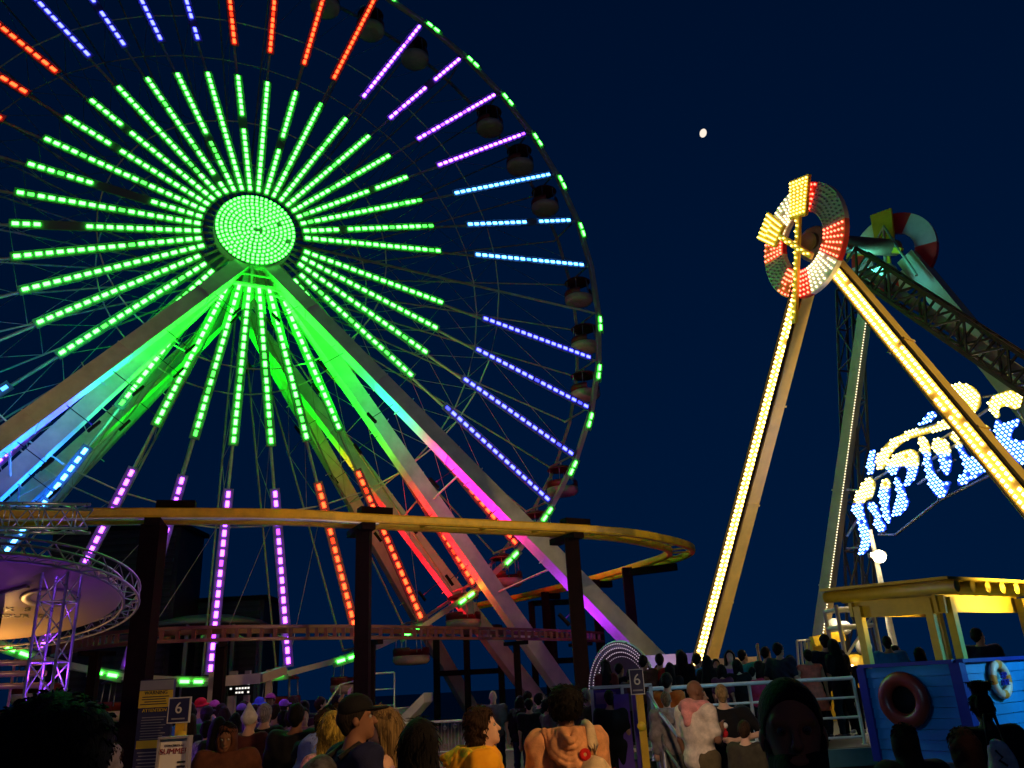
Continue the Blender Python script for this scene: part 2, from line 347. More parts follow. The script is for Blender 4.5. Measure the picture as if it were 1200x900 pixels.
# the white box legs that carry the hub, with coloured wash lamps on their inner faces
legs_t = thing('wheel_support', WC-UP*(WC[2]), 'white box-beam support legs spreading from the wheel hub, washed with coloured light', 'wheel support')
FS, TA, TB = 16.362, 11.54, 1.675
def leg(sg, t, nt, col_list, wdt=.68, power=60):
    sh_ = WE*(.72 if sg > 0 else 0); top = WC+WN*nt+WE*sg*.32-UP*1.64+sh_*.6; foot = WC+WN*t+WE*sg*FS+sh_; foot[2] = 0
    a = unit(foot-top); nf = unit(WN-np.dot(WN, a)*a); inn = unit(np.cross(a, nf))
    if np.dot(inn, WE)*sg > 0: inn = -inn
    top2 = top-nf*wdt/2-a*.1; foot2 = foot-nf*wdt/2
    ln = np.linalg.norm(foot2-top2)
    mb = MB().beam(top2, foot2, wdt, wdt*1.02, nf, 0, wdt*1.12, wdt*1.14)
    for f in (.12, .3, .47, .63, .8, .93):
        c = top2+a*f*ln; mb.box(c, a*.025, inn*(wdt/2+.045), nf*(wdt/2+.045))
    for f in (.2, .36, .52, .68):
        c = top2+a*f*ln; mb.beam(c-inn*(wdt/2), c-inn*(wdt/2+.3)+a*-.15, .04, .04); mb.beam(c+inn*(wdt/2), c+inn*(wdt/2+.3), .04, .04)
    L = obj('support_leg', mb, STEEL, legs_t)
    for (f, ext, col, pw) in col_list:
        c = top2+a*f*ln+inn*(wdt/2+1.15)
        lo = area('leg_wash', c, c-inn, col, pw, .25, ext)
        rotm = Matrix((tuple(np.cross(a, inn)), tuple(a), tuple(inn))).transposed()
        lo.rotation_euler = rotm.to_euler()
        obj('wash_lamp', MB().box(top2+a*f*ln+inn*(wdt/2+1.25), a*.3, inn*.05, np.cross(a, inn)*.08).beam(top2+a*f*ln+inn*(wdt/2), top2+a*f*ln+inn*(wdt/2+1.2), .03, .03), BLACK, L)
    return top2, foot2, a, inn
G, Tq, Bl, Az, Pk, Pu, Rd, Ye = (.003, 1, .006), (.004, 1, .36), (.03, .008, 1), (.003, .14, 1), (1, .002, .36), (.42, .01, 1), (1, .008, .02), (.8, .55, .005)
LW = 90
lA = leg(1, TA, 1.55, [(.10, 3, G, LW*3.5), (.22, 3.4, G, LW*2.6), (.345, 2.4, Tq, LW*1.6), (.49, 2.2, Pk, LW*1.6), (.58, 2.2, Pk, LW*1.7), (.76, 2.4, Pu, LW*.75), (.9, 2.2, Pu, LW*.45)])
lB = leg(1, TB, 1.55, [(.10, 3, G, LW*3), (.24, 3.5, G, LW*2), (.37, 1.4, G, LW*.7), (.54, 2, Rd, LW*.8), (.65, 2, Rd, LW*1.2)])
lC = leg(1, -TB, -4.6, [(.10, 3, G, LW*2), (.26, 3.5, G, LW*1.4), (.38, 1.2, Ye, LW*.4), (.52, 2.6, Rd, LW*1.2), (.66, 2.6, Rd, LW*1.5)])
lD = leg(1, -TA, -4.6, [(.1, 2, G, LW*.5)])
lE = leg(-1, TA, 1.55, [(.10, 3, G, LW*3.5), (.22, 3.4, G, LW*2.6), (.335, 2.2, Tq, LW*1.3), (.42, 1.2, Bl, LW*2.0), (.50, 2.2, Az, LW*2.4), (.62, 2.2, Bl, LW*2)])
lF = leg(-1, TB, 1.55, [(.10, 3, G, LW*3), (.24, 3.5, G, LW*2), (.36, 1.4, (.02, .7, .3), LW*.7), (.50, 3, Az, LW*3), (.65, 3, Az, LW*3)])
lG = leg(-1, -TB, -4.6, [(.10, 3, G, LW*2), (.26, 3.5, G, LW*1.2), (.5, 2, Az, LW*.5)])
lH = leg(-1, -TA, -4.6, [(.1, 2, G, LW*.4)])
for (p, q) in ((lA, lB), (lE, lF), (lB, lC), (lF, lG)):
    for f in (.5, .7):
        mb = MB(); mb.tube([p[0]+(p[1]-p[0])*f, q[0]+(q[1]-q[0])*(f+.02)], .05, 5); obj('tie_brace', mb, STEEL, legs_t)
mb = MB(); pc = WC+WN*1.5-UP*2.9                      # little service platform under the hub
for dx in (-1.1, 0, 1.1): mb.beam(pc+WE*dx, pc+WE*dx+UP*1., .09, .09)
for dz in (0, .5, 1.): mb.beam(pc-WE*1.1+UP*dz, pc+WE*1.1+UP*dz, .08, .08, WN)
mb.box(pc-WN*.6, WE*1.15, WN*.6, UP*.04)
for dz in (-.4, -.7): mb.beam(pc+WE*.9+UP*dz+UP*.3, pc+WE*2.6+UP*dz, .07, .07, WN)
obj('service_platform', mb, STEEL, legs_t)
# ------------------------------------------------------------------ coaster: yellow rail with dark posts
def smooth(pts, n=8):
    pts = [np.asarray(p, float) for p in pts]; o = []
    for i in range(len(pts)-1):
        p0, p1, p2, p3 = pts[max(i-1, 0)], pts[i], pts[i+1], pts[min(i+2, len(pts)-1)]
        for j in range(n):
            t = j/n; o.append(.5*((2*p1)+(-p0+p2)*t+(2*p0-5*p1+4*p2-p3)*t*t+(-p0+3*p1-3*p2+p3)*t**3))
    return o+[pts[-1]]
RZ = athd(430, 608, 24)[2]
RP = [(-14.6, 20.3), (-13.4, 20.5), (-10.2, 21.2), (-6.6, 22.3), (-4.5, 23.5), (-1.6, 25.1), (1.1, 26.6), (2.7, 27.6), (4.3, 28.9), (6.2, 31.4), (6.95, 33.2), (6.9, 35.1), (6.2, 37.1), (5.1, 39.8), (3.4, 43.1), (.3, 48.5), (-3, 53)]
rail = smooth([V(x, y, RZ) for x, y in RP])
co = thing('coaster_rail', (rail[30][0], rail[30][1], 0), 'yellow roller coaster rail curving across the wheel on dark posts', 'roller coaster')
def ribbon(mb, pts, prof, mi=0):                     # sweep a (lateral, z) profile
    n = len(prof); vs = []; fs = []
    for i, p in enumerate(pts):
        d = unit(pts[min(i+1, len(pts)-1)]-pts[max(i-1, 0)]); x = unit(np.cross(d, UP))
        vs += [p+x*l+UP*h for l, h in prof]
    for i in range(len(pts)-1):
        for k in range(n): l = (k+1) % n; fs.append((i*n+k, i*n+l, (i+1)*n+l, (i+1)*n+k))
    fs += [tuple(range(n))[::-1], tuple(range((len(pts)-1)*n, len(pts)*n))]
    mb.add(vs, fs, mi)
def offs(pts, l):
    o = []
    for i, p in enumerate(pts):
        d = unit(pts[min(i+1, len(pts)-1)]-pts[max(i-1, 0)]); o.append(p+unit(np.cross(d, UP))*l)
    return o
for l in (.0, -.9):
    mb = MB(); ribbon(mb, offs(rail, l), [(-.09, -.13), (.09, -.13), (.12, -.08), (.12, .08), (.09, .13), (-.09, .13), (-.12, .08), (-.12, -.08)])
    if l == 0: obj('rail', mb, YEL, co)
for i in range(2, len(rail)-2, 5): mb.beam(offs(rail, 0)[i]-UP*.02, offs(rail, -.9)[i]-UP*.02, .07, .07)
obj('rail', mb, YEL, co)
mb = MB(); ribbon(mb, offs(rail[8:34], .02), [(-.08, -.175), (.08, -.175), (.08, -.135), (-.08, -.135)])
obj('underglow_strip', mb, paint('coaster_pale_strip', (.6, .55, .6), .3, 0, .05, 3), co)
def nearest(x, y): return min(range(len(rail)), key=lambda i: (rail[i][0]-x)**2+(rail[i][1]-y)**2)
for (px, Y, w) in ((184, 21.2, .52), (428, 23.5, .40), (671, 26.5, .46)):
    i = min(range(len(rail)-30), key=lambda i: abs(600+FPX*np.dot(rail[i]-EYE, CR)/np.dot(rail[i]-EYE, CD)-px)); p = offs(rail, -.15)[i]
    q = obj('support_post', MB().beam((p[0], p[1], 0), (p[0], p[1], RZ-.3), w, w, (0, 1, 0)).beam((p[0], p[1], 0), (p[0], p[1], .03), w+.3, w+.3, (0, 1, 0)), DARK, co)
    xx = unit(rail[i+1]-rail[i]); ly = unit(np.cross(xx, UP))
    mb = MB(); mb.box(V(p[0], p[1], RZ-.27)-ly*.3, xx*.2, ly*.75, UP*.1); mb.box(V(p[0], p[1], RZ+.3)-ly*.35+xx*.45, xx*.5, ly*.2, UP*.13); obj('cap_box', mb, DARK, q)
for (x, y, l) in ((6.7, 35.9, -1.9), (4.6, 41.2, .9), (2.0, 45.8, .9)):
    i = nearest(x, y); p = rail[i]; d = unit(rail[i+1]-rail[i]); ly = unit(np.cross(d, UP)); q = p-ly*l if l > 0 else p+V(-2.0, 1.2, 0)
    q[2] = 0
    mb = MB().beam(q, (q[0], q[1], RZ-.1), .42, .42, (0, 1, 0)); mb.beam((q[0], q[1], RZ-.32), (p[0], p[1], RZ-.32), .3, .3); obj('support_post', mb, DARK, co)
# low red track with a slotted side beam
RED = paint('oxide_red_steel', (.16, .035, .02), .5, 0, .25, 2.5)
lt = smooth([V(x, y, 3.71) for x, y in ((-15.2, 27), (-13.4, 25), (-10.9, 23.6), (-8.8, 23.9), (-7.2, 24.9), (-5.0, 26.6), (-3.3, 28.5), (-.5, 31.6), (1.9, 34.9), (3.4, 37.5))], 10)
lo = thing('low_coaster_track', (lt[45][0], lt[45][1], 0), 'low oxide red coaster track with slotted side beam crossing the wheel bottom', 'coaster track')
mb = MB(); ribbon(mb, lt, [(-.06, .13), (.06, .13), (.06, .22), (-.06, .22)]); ribbon(mb, lt, [(-.06, -.22), (.06, -.22), (.06, -.13), (-.06, -.13)])
acc = 0
for i in range(len(lt)-1):
    acc += np.linalg.norm(lt[i+1]-lt[i])
    if acc > .28: mb.beam(lt[i]-UP*.13, lt[i]+UP*.13, .1, .1, (0, 1, 0)); acc = 0
obj('slotted_beam', mb, RED, lo)
mb = MB(); ribbon(mb, offs(lt, -1.0), [(-.08, .05), (.08, .05), (.08, .2), (-.08, .2)])
for i in range(4, len(lt), 6): mb.beam(lt[i]-UP*.17, offs(lt, -1.0)[i]-UP*.0, .08, .1)
obj('rail', mb, RED, lo)
for f in (.13, .35, .58, .80, .95):
    i = int(f*(len(lt)-1)); p = offs(lt, -.5)[i]
    obj('support_post', MB().beam((p[0], p[1], 0), (p[0], p[1], 3.45), .26, .26, (0, 1, 0)).beam(lt[i]-UP*.29, offs(lt, -1.05)[i]-UP*.29, .22, .14), DARK, lo)
# dark trestle frames further back, right of the wheel base
def trestle(pts, label, z=(2.6, 4.6)):
    t = thing('coaster_trestle', (pts[0][0], pts[0][1], 0), label, 'trestle', 'dark coaster trestles behind the wheel')
    for p in pts: obj('post', MB().beam((p[0], p[1], 0), (p[0], p[1], z[1]), .36, .36, (0, 1, 0)), BLACK, t)
    for zz in z: obj('beam', MB().beam((*pts[0], zz-.1), (*pts[-1], zz-.1), .24, .3), BLACK, t)
def gp(px, Y): p = at(px, 800, Y); return (p[0], p[1])
trestle([gp(512, 50), gp(548, 50.5), gp(588, 51)], 'black trestle of posts and beams seen under the big white wheel leg', (2.9, 5.4))
trestle([gp(628, 48), gp(652, 48), gp(688, 48.5)], 'black trestle between the second white leg and the last dark coaster post', (3.2, 6.4))
# dark ride building behind the wheel, lower left
BLD = paint('dark_cladding', (.022, .014, .03), .6, 0, .3, 1.5)
def building(px0, px1, pytop, Y, name, label, cat, roof=False, slat=False):
    a, b = at(px0, pytop, Y), at(px1, pytop, Y); h = (a[2]+b[2])/2; t = thing(name, ((a[0]+b[0])/2, Y, 0), label, cat)
    obj('wall', MB().abox(a[0], Y, 0, b[0], Y+4, h), BLD, t)
    mb = MB(); mb.abox(a[0]-.25, Y-.3, h+.003, b[0]+.25, Y+4.3, h+.28); obj('roof', mb, BLACK, t)
    mb = MB(); n = int(h/.42)
    for i in range(n): mb.abox(a[0]+.3, Y-.07, .4+i*.42, b[0]-.3, Y-.003, .62+i*.42)
    obj('louvre_slats', mb, paint('louvre_dark', (.035, .022, .045), .55, 0, .2, 2), t)
    return t
building(63, 212, 622, 52, 'ride_building', 'tall dark ride building with louvred front behind the purple spokes', 'building')
building(214, 310, 705, 56, 'ride_shed', 'low dark shed with slatted front between two purple spokes', 'shed')
dm = MB(); c = at(245, 735, 50); dm.lathe([(0, .7), (1.5, .62), (3.0, .3), (3.6, 0), (3.5, -.06), (0, -.04)], c, 32)
for a in range(8): dm.beam(c+V(3.2*cos(a*pi/4), 3.2*sin(a*pi/4), -.02), V(c[0]+3.2*cos(a*pi/4), c[1]+3.2*sin(a*pi/4), 0), .16, .16)
tag(obj('round_canopy', dm, paint('canopy_grey', (.16, .15, .19), .5, 0, .1, 1)), 'grey round canopy roof on posts just behind the low red track', 'canopy')

# ------------------------------------------------------------------ stage trusses and the tilted round canopy at the left edge
def truss(mb, a, b, w, r=.025, n=None, up=(0, 0, 1), rd=.012):
    a, b = np.asarray(a, float), np.asarray(b, float); x, y = frame(b-a, up); L = np.linalg.norm(b-a); n = n or int(L/w)
    cs = [x*i*w/2+y*j*w/2 for i, j in ((-1, -1), (1, -1), (1, 1), (-1, 1))]
    for c in cs: mb.rod(a+c, b+c, r, 6)
    for k in range(n+1):
        p = a+(b-a)*k/n
        for i in range(4):
            if k % 2 == 0: mb.rod(p+cs[i], p+cs[(i+1) % 4], rd, 4)
            if k < n: mb.rod(p+cs[i] if k % 2 else p+cs[(i+1) % 4], (a+(b-a)*(k+1)/n)+(cs[(i+1) % 4] if k % 2 else cs[i]), rd, 4)
b0, b1 = at(-75, 606, 12.6), at(106, 608, 13.4)
mb = MB(); truss(mb, b0, b1, .40, .028, 9)
tt = thing('truss_beam', (b0[0], b0[1], 0), 'aluminium box truss beam jutting in from the left edge before the yellow rail', 'truss')
obj('beam', mb, ALU, tt); mb = MB(); truss(mb, (b0[0]-.2, b0[1], 0), (b0[0]-.2, b0[1], b0[2]), .40, .028); obj('mast', mb, ALU, tt)
c0 = at(52, 845, 12.2); c1 = at(73, 672, 12.2)
mb = MB(); truss(mb, (c1[0], 12.2, 0), (c1[0], 12.2, c1[2]), .38, .024)
ct = tag(obj('truss_tower', mb, ALU), 'upright aluminium truss tower lit purple from inside at the lower left', 'truss tower')
point('tower_lamp', (c1[0], 12.2, 1.9), (.26, .04, 1), 42, .05); point('tower_lamp', (c1[0]+.02, 12.2, 2.3), (.26, .04, 1), 8, .05)
point('tower_lamp', (c1[0]-.02, 12.2, 1.2), (.26, .05, 1), 50, .05)
dc = at(-22, 706, 13.6); nv = unit(dc-EYE); right = unit(np.cross(nv, UP)); 
tilt = radians(13); dn = unit(-UP*cos(tilt)-nv*sin(tilt)*V(1, 1, 0)+0*UP)            # the lower face looks down and towards the camera
fwd = unit(np.cross(dn, right)); fwd = fwd if np.dot(fwd, nv) > 0 else -fwd
cv = thing('disc_canopy', (dc[0], dc[1], 0), 'big tilted round canopy with printed underside and truss rim at the left edge', 'canopy')
DR = 2.08
mb = MB(); mb.lathe([(0, .0), (DR, .0), (DR+.03, .03), (DR, .07), (0, .09)], dc, 64, 0, -dn)
disc = obj('disc', mb, paint('disc_tan_vinyl', (.50, .38, .25), .35, 0, .08, 1.2, 0), cv)
mb = MB(); ncs = 40
for (rr, hh) in ((DR+.06, -.10), (DR+.30, -.10), (DR+.06, .16), (DR+.30, .16)):
    mb.tube([dc-dn*hh+(right*cos(2*pi*i/64)+fwd*sin(2*pi*i/64))*rr for i in range(64)], .022, 5, closed=True)
for i in range(72):
    a, a2 = 2*pi*i/72, 2*pi*(i+1)/72; q = lambda A, rr, hh: dc-dn*hh+(right*cos(A)+fwd*sin(A))*rr
    s_ = i % 2
    mb.rod(q(a, DR+.30, -.10 if s_ else .16), q(a2, DR+.30, .16 if s_ else -.10), .011, 4)
    mb.rod(q(a, DR+.06 if s_ else DR+.30, -.10), q(a2, DR+.30 if s_ else DR+.06, -.10), .011, 4)
    mb.rod(q(a, DR+.06, -.10 if s_ else .16), q(a2, DR+.06, .16 if s_ else -.10), .011, 4)
obj('rim_truss', mb, paint('rim_aluminium', (.26, .24, .25), .45, .6, .1, 10), cv)
INK = paint('dark_print', (.03, .02, .02), .4, 0, .1, 5, 0)
tf = -fwd
textmesh('K  S', .24, dc+right*.55+fwd*.32+dn*.012, right, -fwd, INK, disc, 'lettering')
textmesh('FOR YOUR  DJ', .20, dc+right*.42+fwd*.66+dn*.012, right, -fwd, INK, disc, 'lettering')
mb = MB(); mb.lathe([(.30, 0), (.42, .03), (.46, .0)], dc+right*.98-fwd*.3+dn*.01, 28, 0, dn); mb.beam(dc+right*-.1-fwd*.2+dn*.03, dc+right*.6-fwd*.85+dn*.03, .09, .04)
mb.lathe([(0, .05), (.17, .05), (.2, .02)], dc-right*.15-fwd*.25+dn*.01, 20, 0, dn)
obj('printed_record', mb, paint('print_grey', (.22, .18, .15), .35, 0, .1, 3), disc)
mb = MB(); mb.beam((dc[0]-.3, dc[1]+.7, 0), dc+V(-.3, .7, .1), .3, .3); obj('mast', mb, DARK, cv)
spot('canopy_uplight', dc+fwd*2.3+right*.3+dn*1.1, dc+fwd*1.0+right*.3, (1, .50, .14), 150, 130, 1.)
# orange-lit bench rails under the canopy and white steps beside them
HANDW = paint('handrail_white', (.7, .68, .66), .4, .2, .08, 6)
mb = MB()
for py in (776, 789, 803): a, b = at(-40, py+2, 13.2), at(54, py, 13.4); mb.rod(a, b, .045, 8)
for px in (-20, 18, 37): a, b = at(px, 772, 13.35), at(px, 840, 13.35); mb.rod((a[0], a[1], 0), a, .022, 6)
tag(obj('queue_rails', mb, paint('rail_brass', (.6, .42, .2), .35, .5, .1, 5)), 'three orange-lit horizontal queue rails beneath the round canopy', 'railing')
def railing(name, pts, h, label, cat='railing', mat=None, n_mid=1, post=1.2, balus=0, r=.024, group=None, rings=False):
    """pts: foot points; top rail at h, posts and mid rails or balusters"""
    mat = mat or HANDW; t = thing(name, pts[0], label, cat, group); pts = [np.asarray(p, float) for p in pts]
    mb = MB(); up = [p+UP*h for p in pts]; mb.tube(up, r*1.25, 8); obj('top_rail', mb, mat, t)
    mb = MB()
    for j in range(n_mid): mb.tube([p+UP*(.12+(h-.12)*j/max(n_mid, 1)) for p in pts], r*.9, 6)
    obj('lower_rail', mb, mat, t) if n_mid == 1 else None
    if n_mid > 1:
        for j in range(n_mid): obj('lower_rail', MB().tube([p+UP*(.12+(h-.12)*j/n_mid) for p in pts], r*.9, 6), mat, t)
    posts = []
    for a, b in zip(pts[:-1], pts[1:]):
        n = max(1, int(round(np.linalg.norm(b-a)/post)))
        for i in range(n): posts.append(a+(b-a)*i/n)
    posts.append(pts[-1])
    for p in posts: obj('post', MB().rod(p, p+UP*h, r*1.15, 8).beam(p, p+UP*.015, .1, .1, (0, 1, 0)), mat, t)
    if balus:
        mb = MB()
        for a, b in zip(pts[:-1], pts[1:]):
            n = int(np.linalg.norm(b-a)/balus)
            for i in range(1, n):
                p = a+(b-a)*i/n; mb.rod(p+UP*.12, p+UP*h, .009, 4)
                if rings and i % 3 == 1:
                    for zz in (.3, .82) if (i//3) % 2 else (.86,): mb.tube([p+UP*(h*zz+.055*sin(q*pi/4))+unit(b-a)*.055*cos(q*pi/4) for q in range(8)], .012, 4, closed=True)
        obj('baluster', mb, paint('baluster_dark', (.25, .24, .26), .4, .4, .1, 6), t)
    return t
def gr(px, Y, z=0.): p = at(px, 820, Y); return V(p[0], Y, z)
railing('railing', [gr(80, 14.2, .5), gr(103, 14.0, .35), gr(133, 13.4, 0)], .78, 'grey curling stair railing with scroll panels beside the purple truss tower', 'railing', None, 1, .8, .13, rings=True)
railing('railing', [gr(94, 9.6), gr(162, 9.2), gr(186, 7.6)], .98, 'white ramp railing with a corner post in front of the blue warning board', 'railing', None, 2, 1.1)
mb = MB()
for i in range(4): p = gr(84+i*9, 13.6-i*.25); mb.abox(p[0]-.35, p[1]-.3, 0, p[0]+.6, p[1]+.3, .62-.14*i)
tag(obj('steps', mb, paint('step_white', (.55, .53, .55), .5, 0, .15, 3)), 'small pale flight of steps behind the ramp railing', 'steps')
tc_ = gr(143, 9.9); mb = MB(); mb.abox(tc_[0]-.17, 9.8, 0, tc_[0]+.17, 10.2, .95); mb.abox(tc_[0]-.2, 9.76, .953, tc_[0]+.2, 10.24, 1.0); mb.abox(tc_[0]-.12, 9.79, .76, tc_[0]+.12, 9.798, .86, 1)
tag(obj('litter_bin', mb, [paint('bin_pale', (.42, .38, .45), .5, 0, .1, 4), BLACK]), 'pale upright litter bin with a dark slot behind the ramp railing', 'bin')

# long railing under the wheel with ring ornaments
railing('railing', [gr(466, 27), gr(505, 26.8), gr(544, 26.6), gr(583, 26.2), gr(640, 25.6), gr(690, 25.2)], .97, 'long white railing with ring ornaments on the boards under the wheel legs', 'railing', None, 1, 1.15, .1, .03, rings=True)
t = railing('railing', [gr(436, 30.5, 1.35), gr(462, 30.5, 1.35)], 1.2, 'white square platform railing right of the middle dark coaster post', 'railing', None, 2, .8)
mb = MB(); a = gr(432, 30.2); b = gr(467, 30.2); mb.abox(a[0], 30.2, 0, b[0], 33, 1.35); obj_p = obj('loading_platform', mb, paint('platform_grey', (.34, .29, .28), .55, 0, .15, 1.5)); tag(obj_p, 'grey loading platform block under the square railing', 'platform')
mb = MB(); a = gr(463, 29.8); b = gr(497, 29.8); mb.add([(a[0], 29.8, .55), (b[0], 29.8, 1.5), (b[0], 29.8, 1.82), (a[0], 29.8, .95), (a[0], 32.5, .55), (b[0], 32.5, 1.5), (b[0], 32.5, 1.82), (a[0], 32.5, .95)], [(0, 1, 2, 3), (7, 6, 5, 4), (3, 2, 6, 7), (4, 5, 1, 0), (1, 5, 6, 2), (0, 3, 7, 4)])
tag(obj('access_ramp', mb, STEEL), 'pale sloping access ramp rising to the right behind the long railing', 'ramp')
railing('railing', [gr(352, 27.0, .2), gr(372, 27.2, .2), gr(398, 27.6, 1.2), gr(418, 27.8, 1.3)], 1.0, 'bright steel handrail climbing to the wheel platform left of the middle post', 'railing', paint('rail_yellowed', (.6, .5, .34), .35, .5, .1, 5), 2, 1.2)
# tan entrance gate and boarding deck under the wheel
ge = thing('entrance_gate', gr(300, 26), 'tan entrance gate with a small lit panel under the bottom of the wheel', 'gate')
TAN = paint('gate_tan', (.42, .30, .24), .5, 0, .12, 2)
pts_ = [gr(249, 26), gr(272, 26.4), gr(289, 26.6), gr(314, 26.9)]
for p, w in zip(pts_, (.24, .2, .16, .16)): obj('column', MB().beam(p, p+UP*2.75, w, w, (0, 1, 0)), TAN, ge)
mb = MB(); a, b = at(250, 799, 25.8), at(304, 795, 26.5); mb.beam(a, b, .32, .30); mb.beam(b, at(332, 786, 27.5), .28, .26); obj('lintel', mb, TAN, ge)
mb = MB(); a = at(281, 806, 26.3); mb.abox(a[0]-.36, a[1], a[2]-.22, a[0]+.36, a[1]+.04, a[2]+.22, 0)
for i in range(7):
    for j in range(3):
        if rng.random() < .8: mb.abox(a[0]-.3+i*.09, a[1]-.012, a[2]-.16+j*.12, a[0]-.3+i*.09+.06, a[1]-.002, a[2]-.16+j*.12+.05, 1)
obj('lit_panel', mb, [BLACK, glow('panel_white', (1, .95, .85), 1.1)], ge)
mb = MB(); a = gr(240, 27.5); b = gr(425, 28.5); mb.abox(a[0], 27.6, 0, b[0], 34, .2); tag(obj('boarding_deck', mb, paint('deck_dark', (.08, .07, .07), .6, 0, .2, 2)), None, None, None, 'structure')
mb = MB(); a, b = at(213, 806, 30), at(262, 806, 30); mb.abox(a[0], 30, 0, b[0], 30.3, a[2]); tag(obj('dark_screen', mb, BLACK), 'dark flat screen panel below the two green lamps behind the number post', 'screen')

# ------------------------------------------------------------------ signs at the left
NAVY = paint('sign_navy', (.022, .02, .085), .4, 0, .1, 3, 0); SYEL = paint('sign_yellow', (.8, .55, .02), .4, 0, .06, 3, 0); SWHT = paint('sign_white', (.75, .72, .66), .4, 0, .05, 3, 0); GREYB = paint('sign_grey', (.32, .30, .33), .45, 0, .1, 3)
def board(px0, py0, px1, py1, Y, yawdeg=0):
    a, b = at((px0+px1)/2, py0, Y), at((px0+px1)/2, py1, Y); w = (px1-px0)/FPX*Y*1.0
    x = V(cos(radians(yawdeg)), sin(radians(yawdeg)), 0); return a, b, w/cos(radians(yawdeg))*.97, x
a, b, w, x = board(166, 796, 204, 905, 9.9); yv = UP; fn = np.cross(x, yv)
wb = thing('warning_board', (a[0], a[1], 0), 'tall navy rules board with a yellow warning panel beside the left coaster post', 'sign board')
zt = a[2]; cx_, cy_ = a[0], a[1]
obj('panel', MB().box((cx_, cy_+.03, (zt+.35)/2), x*w/2, V(0, .03, 0), UP*(zt-.35)/2), NAVY, wb)
for s_ in (-1, 1): obj('leg', MB().beam((cx_+s_*w*.4, cy_+.04, 0), (cx_+s_*w*.4, cy_+.04, .35), .05, .05, (0, 1, 0)), GREYB, wb)
def strip_panel(z1, z0, mat, nm='panel_strip', inset=.0): return obj(nm, MB().box((cx_, cy_-.006, (z0+z1)/2), x*(w/2-inset), V(0, .004, 0), UP*(z1-z0)/2), mat, wb)
px2m = 9.9/FPX
zf = lambda py: zt-(py-796)*px2m
strip_panel(zf(797), zf(807), GREYB, 'header')
strip_panel(zf(807.5), zf(825), SYEL, 'warning_panel'); strip_panel(zf(858), zf(866), SYEL, 'lower_band', .02)
def tx(s, py, size, mat, dy=-.012, dx=0, px=None): return textmesh(s, size, (cx_+dx, cy_+dy, zf(py)), x, UP, mat, wb)
tx('WARNING', 810, .055, INK); tx('ATTENTION', 828, .05, SYEL)
mb = MB()
for i, py in enumerate((814, 816.5, 819, 821.5)): mb.box((cx_-.02*(i % 2), cy_-.0125, zf(py)), x*w*(.40-.04*(i % 3)), V(0, .001, 0), UP*.005)
obj('small_print', mb, INK, wb); mb = MB()
for i in range(9): mb.box((cx_-.015*(i % 3), cy_-.004, zf(835+i*2.7)), x*w*(.36-.03*(i % 3)), V(0, .001, 0), UP*.004)
for i in range(7): mb.box((cx_, cy_-.004, zf(870+i*3.4)), x*w*(.40-.05*(i % 2)), V(0, .001, 0), UP*.005)
obj('small_print', mb, GREYB, wb)
# number posts
def numberpost(px, pytop, Y, label, lean=0, h_sign=.26, disc_py=None, wide=.24):
    p = at(px, pytop, Y); t = thing('number_post', (p[0], p[1], 0), label, 'number sign', 'number six posts'); zt = p[2]
    obj('pole', MB().beam((p[0]+.02, p[1]+.05, 0), (p[0]+.02, p[1]+.05, zt-h_sign), .10, .07, (0, 1, 0)), YEL, t)
    mb = MB(); mb.abox(p[0]-wide/2, p[1], zt-h_sign, p[0]+wide/2, p[1]+.03, zt, 0); mb.abox(p[0]-wide/2+.012, p[1]-.004, zt-h_sign+.012, p[0]+wide/2-.012, p[1]-.001, zt-.012, 1); sg = obj('number_plate', mb, [SWHT, NAVY], t)
    textmesh('6', h_sign*.62, (p[0], p[1]-.012, zt-h_sign*.43), V(1, 0, 0), UP, SWHT, sg)
    mb = MB(); mb.abox(p[0]-.07, p[1]-.007, zt-h_sign*.86, p[0]+.07, p[1]-.005, zt-h_sign*.8); obj('small_print', mb, GREYB, sg)
    return t, p
t, p = numberpost(211, 817, 9.3, 'yellow post with a navy number 6 plate beside the yellow warning panel')
obj('round_badge', MB().lathe([(0, .02), (.055, .02), (.06, 0)], (p[0]+.05, p[1]-.01, p[2]-.39), 20, 0, V(0, -1, 0)), SYEL, t)
t, p = numberpost(745, 784, 12.2, 'yellow post with a navy number 6 plate before the purple ticket gate', wide=.20, h_sign=.34)
obj('round_badge', MB().lathe([(0, .02), (.055, .02), (.06, 0)], (p[0]-.0, p[1]-.01, p[2]-.75), 20, 0, V(0, -1, 0)), SYEL, t)
# small poster board
a, b, w, x = board(189, 866, 222, 912, 6.6, 4); sb = thing('poster_stand', (a[0], a[1], 0), 'white SUMMER poster in a stand in front of the warning board', 'poster')
mb = MB(); mb.box((a[0], a[1]+.02, a[2]-.26), x*w/2, V(0, .02, 0), UP*.27, 0); pn = obj('poster', mb, SWHT, sb)
mb = MB()
for s_ in (-1, 1): mb.box((a[0]+s_*w/2*x[0], a[1], a[2]-.26), x*.008, V(0, .035, 0), UP*.28)
mb.box((a[0], a[1], a[2]+.012), x*w/2, V(0, .035, 0), UP*.008); mb.beam((a[0], a[1]+.03, 0), (a[0], a[1]+.03, a[2]-.5), .05, .05, (0, 1, 0)); mb.box((a[0], a[1]+.03, .02), x*.25, V(0, .2, 0), UP*.02); obj('frame', mb, GREYB, sb)
textmesh('CONCERTS AT', .022, (a[0], a[1]-.003, a[2]-.045), x, UP, INK, pn); textmesh('SUMMER', .056, (a[0], a[1]-.003, a[2]-.085), x, UP, paint('poster_red', (.25, .02, .02), .4, 0, .05, 3, 0), pn, shear=.1)
mb = MB()
for i in range(5): mb.box((a[0]+.065, a[1]-.002, a[2]-.16-.03*i), x*.035, V(0, .001, 0), UP*.006)
